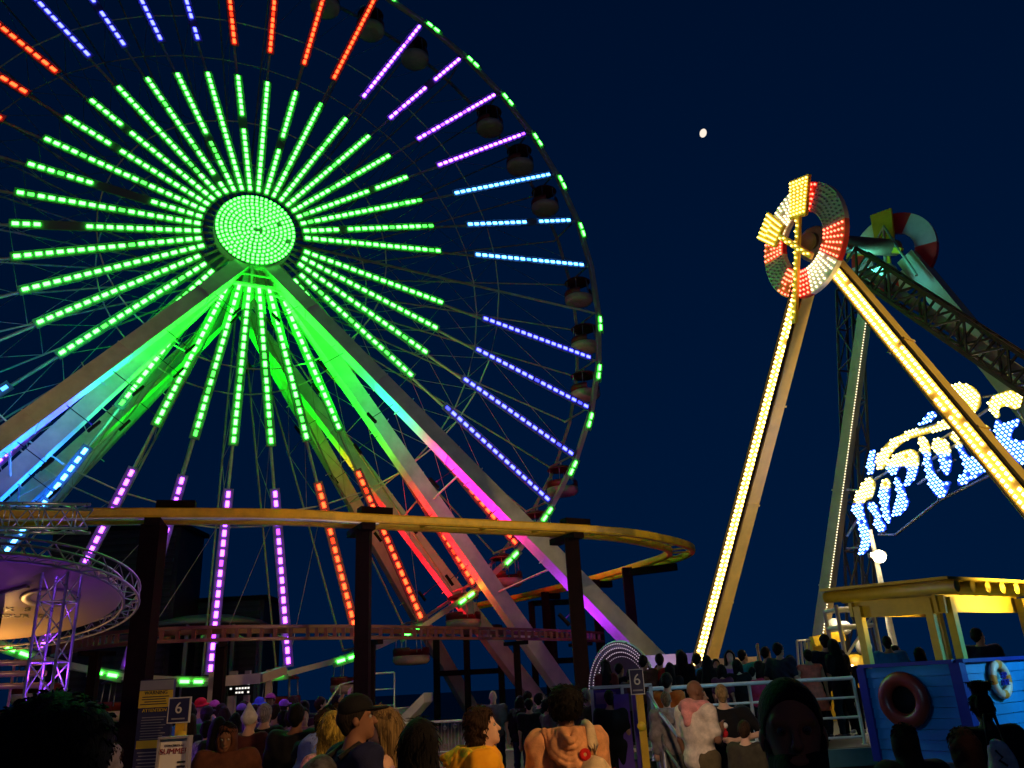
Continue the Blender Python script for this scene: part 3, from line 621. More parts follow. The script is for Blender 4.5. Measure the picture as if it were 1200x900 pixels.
obj('small_print', mb, INK, pn)
# ------------------------------------------------------------------ swinging ship ride on the right: lit A-frame, life rings with oars, letter sign
AP = athd(942, 281, 23.); BET = radians(56)
AX = V(sin(BET), cos(BET), 0); PD = V(-cos(BET), sin(BET), 0)                 # axle direction, and along the frame to the far left foot
vb = ray(1042, 288); tt_ = (AP[0]*AX[1]-AP[1]*AX[0])/(vb[0]*AX[1]-vb[1]*AX[0]); BP = EYE+vb*tt_
fz = .65
WBULB = glow('bulb_warm', (12, 8.2, 2.4), 1.); WW = glow('bulb_white', (3.2, 2.6, 1.5), 1.); YB = glow('bulb_yellow', (6, 4.0, .8), 1.); RB = glow('bulb_red', (6, .8, .45), 1.); BB = glow('bulb_blue', (2.0, 4.6, 14), 1.)
CREAM = paint('frame_cream', (.76, .52, .14), .45, 0, .12, 2); BULBOFF = paint('bulb_unlit', (.16, .18, .17), .3, 0, .1, 5, 0)
fr = thing('ship_ride_frame', (AP[0], AP[1], fz), 'cream A-frame of the swinging ship ride edged with warm bulb channels', 'ship ride')
def bulbleg(a, b, w, par, name='frame_leg', bulbs=True, both=True, mat=None):
    a, b = np.asarray(a, float), np.asarray(b, float); d = unit(b-a); nf = unit(-AX-np.dot(-AX, d)*d); sx = np.cross(d, nf)
    if sx[2] < 0: sx = -sx
    mb = MB().beam(a-nf*w/2, b-nf*w/2, w, w*1.0, nf, 0, w*1.25, w*1.1); ln = np.linalg.norm(b-a)
    for f in (.28, .5, .72, .9): mb.box(a+d*ln*f-nf*w/2, d*.03, sx*(w*.56+.03), nf*(w*.5+.025))
    L = obj(name, mb, mat or CREAM, par)
    if bulbs:
        mb = MB(); ln = np.linalg.norm(b-a)
        for s_ in (-1, 1): mb.beam(a+nf*.06+sx*s_*.19, b+nf*.06+sx*s_*.2, .02, .12, nf, 0)
        mb.beam(a+nf*.012, b+nf*.012, .38, .02, nf, 1)
        n = int(ln/.145)
        for i in range(n):
            for s_ in (-1, 1):
                if rng.random() < .03: continue
                p = a+d*(i+.5+.25*s_)*ln/n+sx*s_*.085+nf*.06; mb.bulb(p, .058, 2)
        obj('bulb_channel', mb, [BLACK, paint('channel_yellow', (.75, .5, .12), .4, 0, .1, 5, 0), WBULB], L)
    return L
def ftpt(px, py, z): return atz(px, py, z)
def pix(p): q = np.asarray(p)-EYE; return 600+FPX*np.dot(q, CR)/np.dot(q, CD), 450-FPX*np.dot(q, CU)/np.dot(q, CD)
def footfit(a, dirv, pxl, pyl):                      # foot along dirv whose leg passes the given photo point
    best = None
    for L in np.arange(2, 16, .05):
        f = a+dirv*L; f[2] = fz
        for k in np.linspace(.2, 1, 60):
            x_, y_ = pix(a+(f-a)*k); e_ = (x_-pxl)**2+(y_-pyl)**2
            if best is None or e_ < best[0]: best = (e_, L)
    f = a+dirv*best[1]; f[2] = fz; return f
A0, B0 = AP+PD*.25-UP*1.0, AP-PD*.45-UP*.7
lfoot = footfit(A0, PD, 822, 768); rfoot = footfit(B0, -PD, 1196, 578)
legA = bulbleg(A0, lfoot, .46, fr); legB = bulbleg(B0, rfoot, .46, fr)
C0, D0 = BP+PD*1.0-UP*.7, BP-PD*.4-UP*.6
lf2 = footfit(C0, PD, 958, 750); rf2 = footfit(D0, -PD, 1200, 475)
TEAL = paint('frame_pale_rear', (.34, .32, .24), .45, 0, .12, 2)
legC = bulbleg(C0, lf2, .33, fr, bulbs=False, mat=TEAL); legD = bulbleg(D0, rf2, .6, fr, bulbs=False, mat=TEAL)
mb = MB(); d = unit(lf2-BP); q = unit(np.cross(d, AX))
q = q if np.dot(q, CR) > 0 else -q
for i in range(150): mb.bulb(C0+(lf2-C0)*(.04+.95*i/150)-AX*.05+q*.23, .026)
obj('bulb_line', mb, WW, legC)
obj('axle', MB().tube([AP+AX*.2, BP+AX*.3], .28, 14), paint('axle_brown', (.2, .13, .08), .5, .3, .2, 3), fr)
mb = MB(); mb.lathe([(0, 0), (.5, 0), (.55, .1), (.55, .5), (.5, .55), (0, .55)], AP+AX*.35, 20, 0, AX); obj('drive_housing', mb, TEAL, fr)
obj('counterweight', MB().ball(BP-AX*.5-UP*1.2+PD*.1, .42, 0, 8), TEAL, fr)
# life rings
RN = V(sin(radians(68)), cos(radians(68)), 0)
RC = EYE+ray(945, 283)*np.dot(AP-AX*.3-EYE, CD)
R2N = V(sin(radians(48)), cos(radians(48)), 0); RC2 = EYE+ray(1046, 297)*np.dot(BP+AX*.2-EYE, CD)
def lifering(c, nrm, par, lit, R1=1.72, R0=.86):
    x = PD*1.0; x = unit(x-np.dot(x, nrm)*nrm); y = unit(np.cross(nrm, x)); y = y if y[2] > 0 else -y; x = -x   # x to the right of the photo
    P = lambda r, a, h=0.: c+nrm*h+r*(cos(a)*x+sin(a)*y)
    g = MB(); seg = 64; prof = [(R0, 0), (R0, .16), (R1, .16), (R1, 0)]
    cols = [(-10, 50, 0), (50, 78, 1), (78, 146, 2), (146, 178, 0), (178, 212, 1), (212, 268, 3), (268, 318, 2), (318, 350, 3)]
    cols = [(-8, 52, 1), (52, 80, 0), (80, 140, 2), (140, 177, 0), (177, 215, 1), (215, 268, 0), (268, 312, 2), (312, 352, 0)]
    for a0, a1, mi in cols:
        n = max(2, int((a1-a0)/6)); vs = [P(r, radians(a0+(a1-a0)*k/n), h) for r, h in prof for k in range(n+1)]; fs = []
        for i in range(4):
            for k in range(n): fs.append((i*(n+1)+k, i*(n+1)+k+1, ((i+1) % 4)*(n+1)+k+1, ((i+1) % 4)*(n+1)+k))
        fs.append((0, n+1, 2*n+2, 3*n+3)); fs.append((n, 3*n+3+n, 2*n+2+n, n+1+n)); g.add(vs, fs, mi)
        if lit:
            na = max(3, int(round((a1-a0)/6.2)))
            for j in range(na):
                a = radians(a0+(a1-a0)*(j+.5)/na)
                for i in range(6):
                    if rng.random() < .05 and mi != 1: continue
                    g.bulb(P(R0+.08+i*(R1-R0-.16)/5, a, .19), .046, {0: 3, 1: 5, 2: 4}[mi])
    return obj('life_ring', g, [paint('ring_red', (.55, .02, .015), .4, 0, .1, 3, 0), paint('ring_grey', (.46, .36, .37), .4, 0, .1, 3, 0), paint('ring_white', (.7, .68, .6), .4, 0, .1, 3, 0), RB, WW, BULBOFF], par), P, x, y
r1, P1, x1, y1 = lifering(RC, -RN, fr, True)
def oar(P, ang, rblade0, rblade1, w0, w1, rh, lit, par, nrm, c, x, y, h):
    a = radians(ang); d = cos(a)*x+sin(a)*y; t = np.cross(nrm, d); o = c+nrm*h; g = MB()
    blade = [o+d*rblade0-t*w0, o+d*(rblade0+.12)-t*(w0+.02), o+d*rblade1-t*w1, o+d*rblade1+t*w1, o+d*(rblade0+.12)+t*(w0+.02), o+d*rblade0+t*w0]
    g.prism(blade, nrm, .10, 0); g.beam(o+d*rblade0+nrm*.05, o-d*rh+nrm*.05, .17, .1, nrm, 0)
    if lit:
        n = 10
        for i in range(n):
            f = (i+.5)/n; rr = rblade0+.06+(rblade1-rblade0-.1)*f; ww = (w0+(w1-w0)*f)-.07; m_ = max(2, int(2*ww/.135))
            for j in range(m_+1): g.bulb(o+d*rr+t*(-ww+2*ww*j/m_)+nrm*.13, .040, 1)
        for i in range(int((rblade0+rh)/.16)): g.bulb(o+d*(rblade0-.1-i*.16)+nrm*.14+t*.03*(-1)**i, .04, 1)
    return obj('oar', g, [paint('oar_yellow', (.7, .46, .02), .4, 0, .1, 3, 0), YB], par)
c1_ = RC
oar(P1, 72, .85, 2.05, .34, .42, 2.3, True, fr, -RN, c1_+x1*-.08-UP*.15, x1, y1, .24)
oar(P1, 130, .75, 1.75, .36, .44, .9, True, fr, -RN, c1_+x1*-.08-UP*.15, x1, y1, .36)
r2, P2, x2, y2 = lifering(RC2, R2N, fr, False, 1.42, .72)
c2_ = RC2; x2 = -x2
oar(P2, 84, .45, 1.55, .30, .36, 1.0, False, fr, -R2N, c2_-x1*.15, x1, y1, .1); oar(P2, 150, 1.0, 1.75, .2, .36, .6, False, fr, -R2N, c2_, x1, y1, .3)
mb = MB(); mb.tube([c2_-AX*.3+x1*-1.2-UP*.1, c2_-AX*.3+x1*.1+UP*.9, c2_-AX*.4+x1*.9-UP*1.4], .05, 6); mb.tube([c2_-AX*.3+x1*.1+UP*.9, c2_-AX*.3+x1*-.25-UP*.6], .05, 6); obj('ring_bracket', mb, TEAL, fr)
# bright bulbs on the far side of the rear ring's oar
# swing arm of the ship: dark lattice reaching to the right
def lattice(mb, a, b, w, h, r, n, up=(0, 0, 1)):
    a, b = np.asarray(a, float), np.asarray(b, float); x, y = frame(b-a, up); cs = [x*i*w/2+y*j*h/2 for i, j in ((-1, -1), (1, -1), (1, 1), (-1, 1))]
    for c in cs: mb.beam(a+c, b+c, r*2, r*2, up)
    for k in range(n+1):
        p = a+(b-a)*k/n
        for i in range(4):
            mb.beam(p+cs[i], p+cs[(i+1) % 4], r*1.2, r*1.2, b-a)
            if k < n: mb.beam(p+cs[i if k % 2 else (i+1) % 4], a+(b-a)*(k+1)/n+cs[(i+1) % 4 if k % 2 else i], r*1.2, r*1.2, np.cross(b-a, x))
MIDP = (AP+BP)/2; armend = at(1330, 525, 17.8); ARM0 = EYE+ray(1002, 306)*np.dot(MIDP-EYE, CD)
arm = thing('swing_arm', MIDP, 'dark lattice swing arm of the ship ride slanting down to the right edge', 'swing arm')
mb = MB(); lattice(mb, ARM0, armend, .75, .62, .05, 13, AX); obj('lattice', mb, paint('arm_dark', (.055, .04, .032), .5, .2, .25, 3), arm)
mb = MB(); mb.beam(ARM0+AX*.45-UP*.25, armend+AX*.45-UP*.1, .10, .3, (0, 0, 1)); obj('arm_plate', mb, TEAL, arm)
# upright lattice mast between the frames
mt0 = at(994, 330, 27.0); mt1 = atz(1000, 800, fz)*0+at(1001, 770, 27.0); mb = MB(); a_ = at(968, 330, 27.0); b_ = at(1020, 330, 27.0)
w_ = np.linalg.norm((b_-a_)[:2]); lattice(mb, V(mt1[0], mt1[1], fz), mt0, .35, w_*.9, .04, 9, (0, 1, 0))
tag(obj('lattice_mast', mb, paint('mast_dark', (.07, .06, .05), .5, .2, .2, 3)), 'dark upright lattice mast behind the bulb-lit A-frame legs', 'mast')

# letter sign: shapes carry their own depth, hung parallel to the frame
SC = at(1075, 560, 23.6); SN = -AX
def sp(cx, cy): return onplane(990+cx/4.09, 440+cy/4.09, SC, SN)
LET = [
 ([(85,520),(120,490),(148,500),(150,545),(135,590),(105,600),(90,625),(105,690),(130,760),(135,800),(115,845),(80,865),(72,850),(85,800),(75,740),(60,670),(38,650),(42,615),(60,575)], 612),
 ([(110,602),(152,612),(167,640),(180,690),(205,720),(205,745),(165,752),(150,720),(145,680),(130,655),(112,640)], 0),
 ([(185,505),(205,490),(222,505),(222,560),(215,610),(222,670),(225,710),(210,712),(190,680),(180,630),(168,580),(172,540)], 540),
 ([(247,482),(265,490),(275,520),(295,545),(295,575),(315,600),(310,630),(275,670),(245,678),(230,665),(240,620),(260,580),(245,530)], 0),
 ([(200,440),(225,400),(260,370),(310,352),(345,360),(360,390),(358,430),(350,480),(325,520),(300,535),(280,520),(300,500),(305,470),(300,445),(280,435),(262,450),(248,478),(225,475)], 435),
 ([(120,370),(145,350),(152,370),(150,420),(140,475),(118,475),(110,430)], 0),
 ([(165,455),(155,420),(170,370),(210,320),(270,285),(340,262),(420,245),(480,215),(512,160),(495,65),(530,42),(580,38),(625,55),(655,95),(655,140),(635,175),(605,195),(575,225),(545,242),(500,255),(430,272),(370,287),(300,310),(250,345),(215,390),(195,445)], 900),
 ([(352,293),(385,290),(410,330),(415,370),(420,420),(440,480),(470,510),(515,505),(510,530),(490,580),(460,590),(430,570),(405,520),(390,450),(382,390),(365,340)], 370),
 ([(430,310),(465,298),(495,310),(510,350),(515,400),(515,450),(495,485),(475,470),(460,430),(455,390),(435,370),(420,340)], 375),
 ([(495,295),(530,270),(560,300),(570,340),(590,380),(620,400),(660,370),(690,440),(670,470),(620,500),(570,528),(545,530),(545,500),(580,460),(570,410),(545,360),(540,330)], 335),
 ([(640,240),(670,232),(695,245),(708,280),(712,330),(690,350),(672,310),(660,270)], 262),
 ([(360,240),(390,195),(420,168),(445,180),(440,205),(400,230),(370,242)], 0),
 ([(690,145),(700,110),(745,85),(800,68),(850,90),(858,120),(840,160),(810,165),(790,150),(755,150),(740,165),(750,200),(725,208),(710,180)], 900),
 ([(720,215),(750,210),(760,245),(800,215),(845,205),(840,235),(810,265),(800,300),(830,315),(870,310),(925,330),(930,420),(820,425),(780,400),(750,350),(725,290)], 0)]
CB = glow('bulb_cream', (9, 7.2, 2.6), 1.)
ls = thing('letter_sign', (SC[0], SC[1], fz), 'slanting RIPTIDE letter sign of yellow and blue bulbs behind the A-frame leg', 'letter sign')
LBLUE = paint('letter_blue', (.03, .09, .55), .4, 0, .1, 3, 0); LYEL = paint('letter_yellow', (.7, .55, .12), .4, 0, .1, 3, 0)
def inside(p, poly):
    c = False; n = len(poly)
    for i in range(n):
        (x0, y0), (x1, y1) = poly[i], poly[(i+1) % n]
        if (y0 > p[1]) != (y1 > p[1]) and p[0] < (x1-x0)*(p[1]-y0)/(y1-y0)+x0: c = not c
    return c
su = unit(-PD); sv = UP
for poly, split in LET:
    pts = [sp(*p) for p in poly]; uv = [(np.dot(p-SC, su), np.dot(p-SC, sv)) for p in pts]
    dns = []
    for i in range(len(uv)):                             # round the traced outline
        a, b_ = uv[i], uv[(i+1) % len(uv)]; dns += [(a[0]*.75+b_[0]*.25, a[1]*.75+b_[1]*.25), (a[0]*.25+b_[0]*.75, a[1]*.25+b_[1]*.75)]
    w3 = lambda u, v, h=0.: SC+su*u+sv*v+SN*h
    def splitv(u):                                     # height of the colour change
        return np.dot(sp(300, split)-SC, sv) if False else None
    def above(u, v):
        P = w3(u, v)-EYE; cyp = 450-FPX*np.dot(P, CU)/np.dot(P, CD); return (cyp-440)*4.09 < split
    g = MB()
    def sgn(p): P = w3(*p)-EYE; return (450-FPX*np.dot(P, CU)/np.dot(P, CD)-440)*4.09-split
    for up_ in (1, 0):
        cl = []
        for i in range(len(dns)):
            a, b_ = dns[i], dns[(i+1) % len(dns)]; fa, fb = sgn(a), sgn(b_)
            if up_: fa, fb = -fa, -fb
            if fa >= 0: cl.append(a)
            if (fa >= 0) != (fb >= 0): t_ = fa/(fa-fb); cl.append((a[0]+(b_[0]-a[0])*t_, a[1]+(b_[1]-a[1])*t_))
        if len(cl) > 2: g.prism([w3(*p) for p in cl], SN, .06, 1 if up_ else 0)
    for f, i in zip(g.f, range(len(g.f))): pass
    us = [p[0] for p in dns]; vs_ = [p[1] for p in dns]; st = .115; row = 0; v = min(vs_)+.05
    yel = sum(above(*p) for p in dns)/len(dns)
    while v < max(vs_):
        u = min(us)+.03+(st/2 if row % 2 else 0)
        while u < max(us):
            if inside((u, v), dns) and rng.random() > .012: g.bulb(w3(u, v, .09), .047, 2 if above(u, v) else 3)
            u += st
        v += st*.9; row += 1
    if 0.05 < yel < .95:
        # the face is painted in two colours: split the plate at the colour change
        pass
    obj('letter', g, [LBLUE, LYEL, CB, BB], ls)
def sbar(a, b, r=.045): obj('sign_bar', MB().tube([sp(*a)+AX*.1, sp(*b)+AX*.1], r, 6), GALV, ls)
sbar((0, 770), (60, 680)); sbar((150, 762), (235, 762)); sbar((235, 762), (440, 600)); sbar((440, 600), (700, 470)); sbar((130, 500), (600, 215)); sbar((600, 215), (760, 100)); sbar((655, 100), (760, 85)); sbar((0, 545), (60, 550)); sbar((440, 595), (450, 560)); sbar((190, 740), (160, 762)); sbar((340, 520), (520, 400)); sbar((60, 825), (0, 828), .03); sbar((360, 430), (640, 260)); sbar((120, 480), (120, 500)); sbar((440, 230), (330, 260)); sbar((700, 460), (1000, 380)); sbar((820, 165), (850, 215), .03)

# light pole with a bright lamp, and the white pipe stair behind the booth
lp = at(1028, 652, 21.); lpt = thing('lamp_post', (lp[0], lp[1], 0), 'tall thin lamp post with one dazzling warm lamp under the letter sign', 'lamp post')
PIPE = paint('pipe_white', (.62, .60, .5), .4, .1, .1, 4)
obj('pole', MB().tube([(lp[0], lp[1]+.1, 0), (lp[0], lp[1]+.1, lp[2]+.7)], .09, 10, rs=[.12, .05]), PIPE, lpt)
hd = MB(); hd.abox(lp[0]-.2, lp[1]-.1, lp[2]-.02, lp[0]+.2, lp[1]+.1, lp[2]+.1, 0); hd.ball((lp[0], lp[1]-.12, lp[2]-.02), .16, 1, 8); obj('lamp_head', hd, [GALV, glow('lamp_warm', (14, 11, 6.5), 1.)], lpt)
point('lamp_light', (lp[0], lp[1]-.4, lp[2]-.05), (1, .8, .5), 90, .12)
mb = MB(); a = at(989, 760, 19.5); b = at(1031, 760, 19.5)
for xx in (a[0], b[0]):
    mb.tube([(xx, 19.5, fz), (xx, 19.5, at(1000, 708, 19.5)[2])], .05, 8); mb.tube([(xx, 20.3, fz), (xx, 20.3, at(1000, 708, 19.5)[2])], .05, 8)
for py in (712, 733):
    z = at(1010, py, 19.5)[2]; mb.tube([(a[0], 19.5, z), (b[0], 19.5, z)], .045, 8); mb.tube([(a[0], 20.3, z), (b[0], 20.3, z)], .045, 8); mb.tube([(a[0], 19.5, z), (a[0], 20.3, z)], .045, 8); mb.tube([(b[0], 19.5, z), (b[0], 20.3, z)], .045, 8)
mb.tube([(a[0], 19.5, at(1000, 770, 19.5)[2]), (b[0], 19.5, at(1000, 722, 19.5)[2])], .03, 6); mb.tube([(b[0]-.3, 19.5, fz), (a[0]+.5, 19.5, at(1000, 735, 19.5)[2])], .03, 6)
tag(obj('pipe_stand', mb, PIPE), 'white pipe scaffold stand seen through the yellow booth', 'scaffold')
# yellow gear at the rear leg's foot: guard frames, motor cover, lamps
yg = at(985, 775, 22.3); yt = thing('ship_machinery', (yg[0], yg[1], fz), 'yellow ride machinery with a white cover and small lamps behind the crowd', 'machinery')
YB2 = paint('machine_yellow', (.8, .5, .02), .4, 0, .1, 3)
mb = MB(); mb.abox(yg[0]-.75, yg[1]-.3, fz, yg[0]-.35, yg[1]+.4, fz+1.9); mb.beam((yg[0]-.75, yg[1]-.32, fz+1.9), (yg[0]+.05, yg[1]-.32, fz+2.0), .3, .25); mb.lathe([(0, 0), (.38, 0), (.42, .2), (.3, .4), (0, .42)], (yg[0]+.25, yg[1]-.2, fz+1.1), 18, 0, V(0, -1, .2)); obj('guard', mb, YB2, yt)
mb = MB(); mb.ball((yg[0]-.1, yg[1]-.3, fz+2.25), .2, 0, 8); mb.ball((yg[0]+.15, yg[1]-.3, fz+2.2), .18, 0, 8); obj('cover', mb, SWHT, yt); obj('float', MB().ball((yg[0]+.55, yg[1]-.3, fz+1.7), .2, 0, 8), SWHT, yt); obj('cabinet', MB().abox(yg[0]+.3, yg[1]-.5, fz, yg[0]+.7, yg[1]-.3, fz+1.0), SWHT, yt)
for q in ((-.3, .9), (.05, 1.25), (.5, .9), (.62, 1.1), (.25, .7)): obj('small_lamp', MB().ball((yg[0]+q[0], yg[1]-.6, fz+q[1]), .045, 0, 6), glow('small_warm', (9, 6, 3), 1), yt)
mb = MB(); 
for i in range(4): mb.tube([(yg[0]-1.3+.12*i, yg[1]-.2, fz), (yg[0]-1.1+.1*i, yg[1]-.2, fz+1.95)], .03, 6)
mb.tube([(yg[0]-1.1, yg[1]-.2, fz+1.95), (yg[0]-.5, yg[1]-.2, fz+1.95)], .03, 6); obj('guard_rail', mb, PIPE, yt)
point('machinery_light', (yg[0]+.1, yg[1]-1.0, fz+2.6), (1, .8, .45), 60, .1)

# raised deck, its rails, fascias
mb = MB(); d0 = gr(690, 14.6); mb.abox(d0[0], 14.8, 0, 26, 34, fz-.03, 0)
tag(obj('raised_deck', mb, paint('deck_boards', (.10, .09, .085), .55, 0, .25, 2)), None, None, None, 'structure')
DECKF = paint('deck_fascia_teal', (.05, .16, .20), .45, 0, .15, 2)
mb = MB(); e = gr(1015, 14.6); mb.abox(gr(775, 14.6)[0], 14.66, fz-.30, e[0]+8, 14.78, fz-.035); obj_ = tag(obj('deck_fascia', mb, DECKF), 'teal fascia board along the edge of the raised deck', 'fascia')
railing('railing', [gr(762, 14.9, fz), gr(880, 14.95, fz), gr(1004, 14.9, fz)], 1.05, 'long bright steel deck railing in front of the people on the raised deck', 'railing', HANDW, 3, 2.0, 0, .026)
mb = MB()
for i in range(60):
    xx = gr(885, 15.4)[0]+rng.random()*2.0; mb.abox(xx, 15.3+rng.random()*.3, fz+.05+.06*int(rng.random()*7), xx+.03+.05*rng.random(), 15.62, fz+.07+.06*int(rng.random()*7)+.02)
tg = thing('ticket_gate', gr(725, 14.3), 'purple ticket gate panels with white trim at the left end of the deck', 'gate')
PURP = paint('gate_purple', (.10, .03, .32), .4, 0, .1, 2, 0); 
mb = MB(); a = at(693, 806, 14.3); b = at(755, 803, 14.3); z0 = .95
mb.abox(a[0], 14.3, z0, b[0]-.35, 14.34, a[2]-.04); obj('panel', mb, PURP, tg)
mb = MB(); mb.beam((a[0]-.03, 14.3, a[2]), (b[0]+.12, 14.3, b[2]), .05, .05); mb.beam((a[0], 14.3, .65), (a[0], 14.3, a[2]), .05, .05, (0, 1, 0)); mb.beam((a[0]+.5, 14.27, .95), (a[0]+.5, 14.27, a[2]), .05, .05, (0, 1, 0)); mb.beam((a[0], 14.28, .80), (b[0]+.1, 14.28, .80), .05, .05); mb.beam((b[0]+.1, 14.3, .4), (b[0]+.1, 14.3, b[2]), .05, .05, (0, 1, 0)); obj('trim', mb, HANDW, tg)
mb = MB(); mb.abox(b[0]-.55, 14.1, .2, b[0]-.30, 14.2, a[2]-.12, 0); mb.abox(b[0]-.24, 14.15, .2, b[0]-.12, 14.28, a[2]-.12, 0); obj('gate_post', mb, [PURP], tg)
textmesh('6', .11, (a[0]+.26, 14.29, a[2]-.16), V(1, 0, 0), UP, GREYB, tg)
mb = MB(); mb.abox(a[0]+.06, 14.292, a[2]-.26, a[0]+.4, 14.297, a[2]-.08); obj('notice', mb, paint('notice_violet', (.3, .12, .4), .4, 0, .1, 4, 0), tg)
railing('railing', [gr(760, 14.2, fz-.02), gr(772, 13.2, .35), gr(797, 11.6, 0)], 1.02, 'blue-lit sloping ramp railing beside the small boy in the grey hoodie', 'railing', GALV, 2, 1.2)
mb = MB(); a = gr(730, 13.7); b = gr(800, 11.4); mb.add([(a[0], 14.1, 0), (b[0], 11.4, 0), (b[0]+.9, 11.8, 0), (a[0]+1.1, 14.5, 0), (a[0], 14.1, .4), (b[0], 11.4, .02), (b[0]+.9, 11.8, .02), (a[0]+1.1, 14.5, .4)], [(4, 5, 6, 7), (0, 1, 5, 4), (3, 2, 1, 0), (1, 2, 6, 5), (2, 3, 7, 6), (0, 4, 7, 3)])
tag(obj('deck_ramp', mb, paint('ramp_blue', (.10, .16, .24), .5, 0, .15, 2)), None, None, None, 'structure')
# arched shell with rows of bulbs
SHN = unit(V(.80, .60, 0)); SHX = V(.60, -.80, 0)
sc = at(729, 812, 20.0); sh = thing('shell_back', (sc[0], sc[1], fz), 'arched shell-shaped ride back studded with rows of small lilac bulbs', 'ride shell')
sR = np.linalg.norm(at(729, 752, 20)-sc); MESHM = paint('shell_dark', (.05, .03, .04), .5, 0, .2, 5)
mb = MB(); mb.lathe([(0, .30), (sR*.45, .24), (sR*.8, .1), (sR, 0), (sR, -.05), (sR*.8, .03), (0, .2)], sc, 40, 0, SHN); so_ = obj('shell', mb, MESHM, sh)
fx, fy = frame(SHN); mb = MB()
for i in range(1, 10):
    rr = sR*(.2+.8*i/9.5); n = int(pi*rr/.062); h = .27-.27*(rr/sR)**2-.03
    for j in range(n+1):
        a = pi*j/n; p = sc+rr*(cos(a)*SHX+sin(a)*UP)+unit(SHN)*(h-.05); mb.bulb(p, .016, 0)
obj('shell_bulbs', mb, glow('bulb_lilac', (.95, .72, .9), .55), so_); mb = MB(); mb.tube([sc+sR*(cos(pi*j/24)*SHX+sin(pi*j/24)*UP) for j in range(25)], .035, 6); obj('rim', mb, paint('shell_rim_mint', (.35, .6, .5), .4, .2, .1, 3), so_)
mb = MB(); mb.box((sc[0]+.15, sc[1]+.2, (fz+sc[2])/2), SHX*sR, SHN*.15, UP*(sc[2]-fz)/2); obj('base', mb, BLACK, sh)
# low ride platform with a pale coping behind the people
mb = MB(); a = at(757, 768, 27); b = at(815, 765, 27); mb.abox(a[0], 27, 0, b[0]+.6, 31, b[2]-.45, 1); mb.abox(a[0]-.1, 26.9, b[2]-.447, b[0]+.7, 31.1, b[2], 0)
tag(obj('ride_platform', mb, [paint('coping_lilac', (.5, .42, .62), .45, 0, .1, 2), paint('platform_blue', (.05, .12, .38), .45, 0, .12, 2)]), 'blue ride platform with a lilac coping between the white leg and lit A-frame', 'platform')
mb = MB(); a = at(838, 772, 25); b = at(884, 772, 25); mb.abox(a[0], 25, 0, b[0], 27, a[2]-.38, 1); mb.abox(a[0]-.05, 24.9, a[2]-.377, b[0]+.05, 27.1, a[2], 0)
tag(obj('ride_platform', mb, [paint('coping_tan', (.5, .34, .2), .45, 0, .1, 2), paint('platform_brown', (.12, .08, .05), .45, 0, .12, 2)]), 'low tan-topped ride platform right of the bulb-lit A-frame foot', 'platform')
point('platform_glow', at(785, 790, 25.8), (.45, .35, 1), 26, .2)

# ------------------------------------------------------------------ yellow-roofed booth with blue siding and life rings
bt0, bt1 = at(1010, 783, 12.75), at(1120, 776, 11.6); zb = CAMH; K = V(bt1[0], bt1[1], 0); Lp = V(bt0[0], bt0[1], 0); dl = unit(Lp-K); dr = V(-dl[1], dl[0], 0); dr = dr if dr[0] > 0 else -dr
Rp = K+dr*2.35; Bp = Lp+dr*2.35
bo = thing('booth', (K[0], K[1], 0), 'blue clapboard booth with a yellow log-ended roof at the right edge', 'booth')
SID = bpy.data.materials.new('blue_clapboard'); SID.use_nodes = True
SID = paint('blue_clapboard', (.012, .25, .60), .4, 0, .14, 2); TRIM = paint('trim_royal_blue', (.012, .03, .30), .4, 0, .1, 3)
def siding(p, q, z0, z1, mat, nrm):
    mb = MB(); L = np.linalg.norm(q-p); d = unit(q-p); n = 9; h = (z1-z0)/n
    for i in range(n):
        za, zc = z0+i*h, z0+(i+1)*h-.006
        mb.add([p+UP*za+nrm*.03, q+UP*za+nrm*.03, q+UP*zc+nrm*.012, p+UP*zc+nrm*.012, p+UP*za-nrm*.02, q+UP*za-nrm*.02, q+UP*zc-nrm*.02, p+UP*zc-nrm*.02], [(0, 1, 2, 3), (7, 6, 5, 4), (3, 2, 6, 7), (0, 4, 5, 1), (1, 5, 6, 2), (0, 3, 7, 4)])
    mb.box((p+q)/2+UP*(z0+z1)/2-nrm*.04, d*L/2, nrm*.018, UP*(z1-z0)/2)
    return obj('wall_panel', mb, mat, bo)
nl = -dr; nr_ = -dl
w1 = siding(Lp, K, .62, zb-.01, SID, nl); w2 = siding(K, Rp, .62, zb-.01, SID, nr_)
siding(Bp, Lp, .62, zb-.01, SID, dl)
mb = MB()
for p in (Lp, K, Rp): mb.beam(p+UP*.6+nl*.01+nr_*.01, p+UP*(zb)+nl*.01+nr_*.01, .15 if p is K else .12, .15 if p is K else .12, dl)
mb.beam(Lp+UP*(zb+.02), K+UP*(zb+.02), .2, .05); mb.beam(K+UP*(zb+.021), Rp+UP*(zb+.021), .2, .05)
obj('trim', mb, TRIM, bo)
mb = MB(); mb.box((Lp+Rp)/2+UP*.3, (Lp-K)/2*1.02, (Rp-K)/2*1.02, UP*.3); obj('plinth', mb, paint('plinth_dark', (.03, .05, .06), .5, 0, .2, 2), bo)
zr = 2.72; YW = paint('booth_yellow', (.62, .44, .03), .5, 0, .16, 3)
for p, s1, s2 in ((Lp, .1, .05), (K, .22, .06), (K, .05, .28), (Rp, -.02, .12), (Bp, .1, -.1)):
    q = p+(-dl if np.allclose(p, Lp) or np.allclose(p, Bp) else dl)*s1*1.0+dr*(s2 if p is not Rp else -s2); top = q+(unit((Lp+Rp)/2-q)*.0)
    obj('post', MB().beam(q+UP*zb, q+UP*zr, .11, .11, dl), YW, bo)
o_ = .28; c00, c01, c11, c10 = K-dl*o_-dr*o_, Lp+dl*o_-dr*o_, Bp+dl*o_+dr*o_, Rp-dl*o_+dr*o_
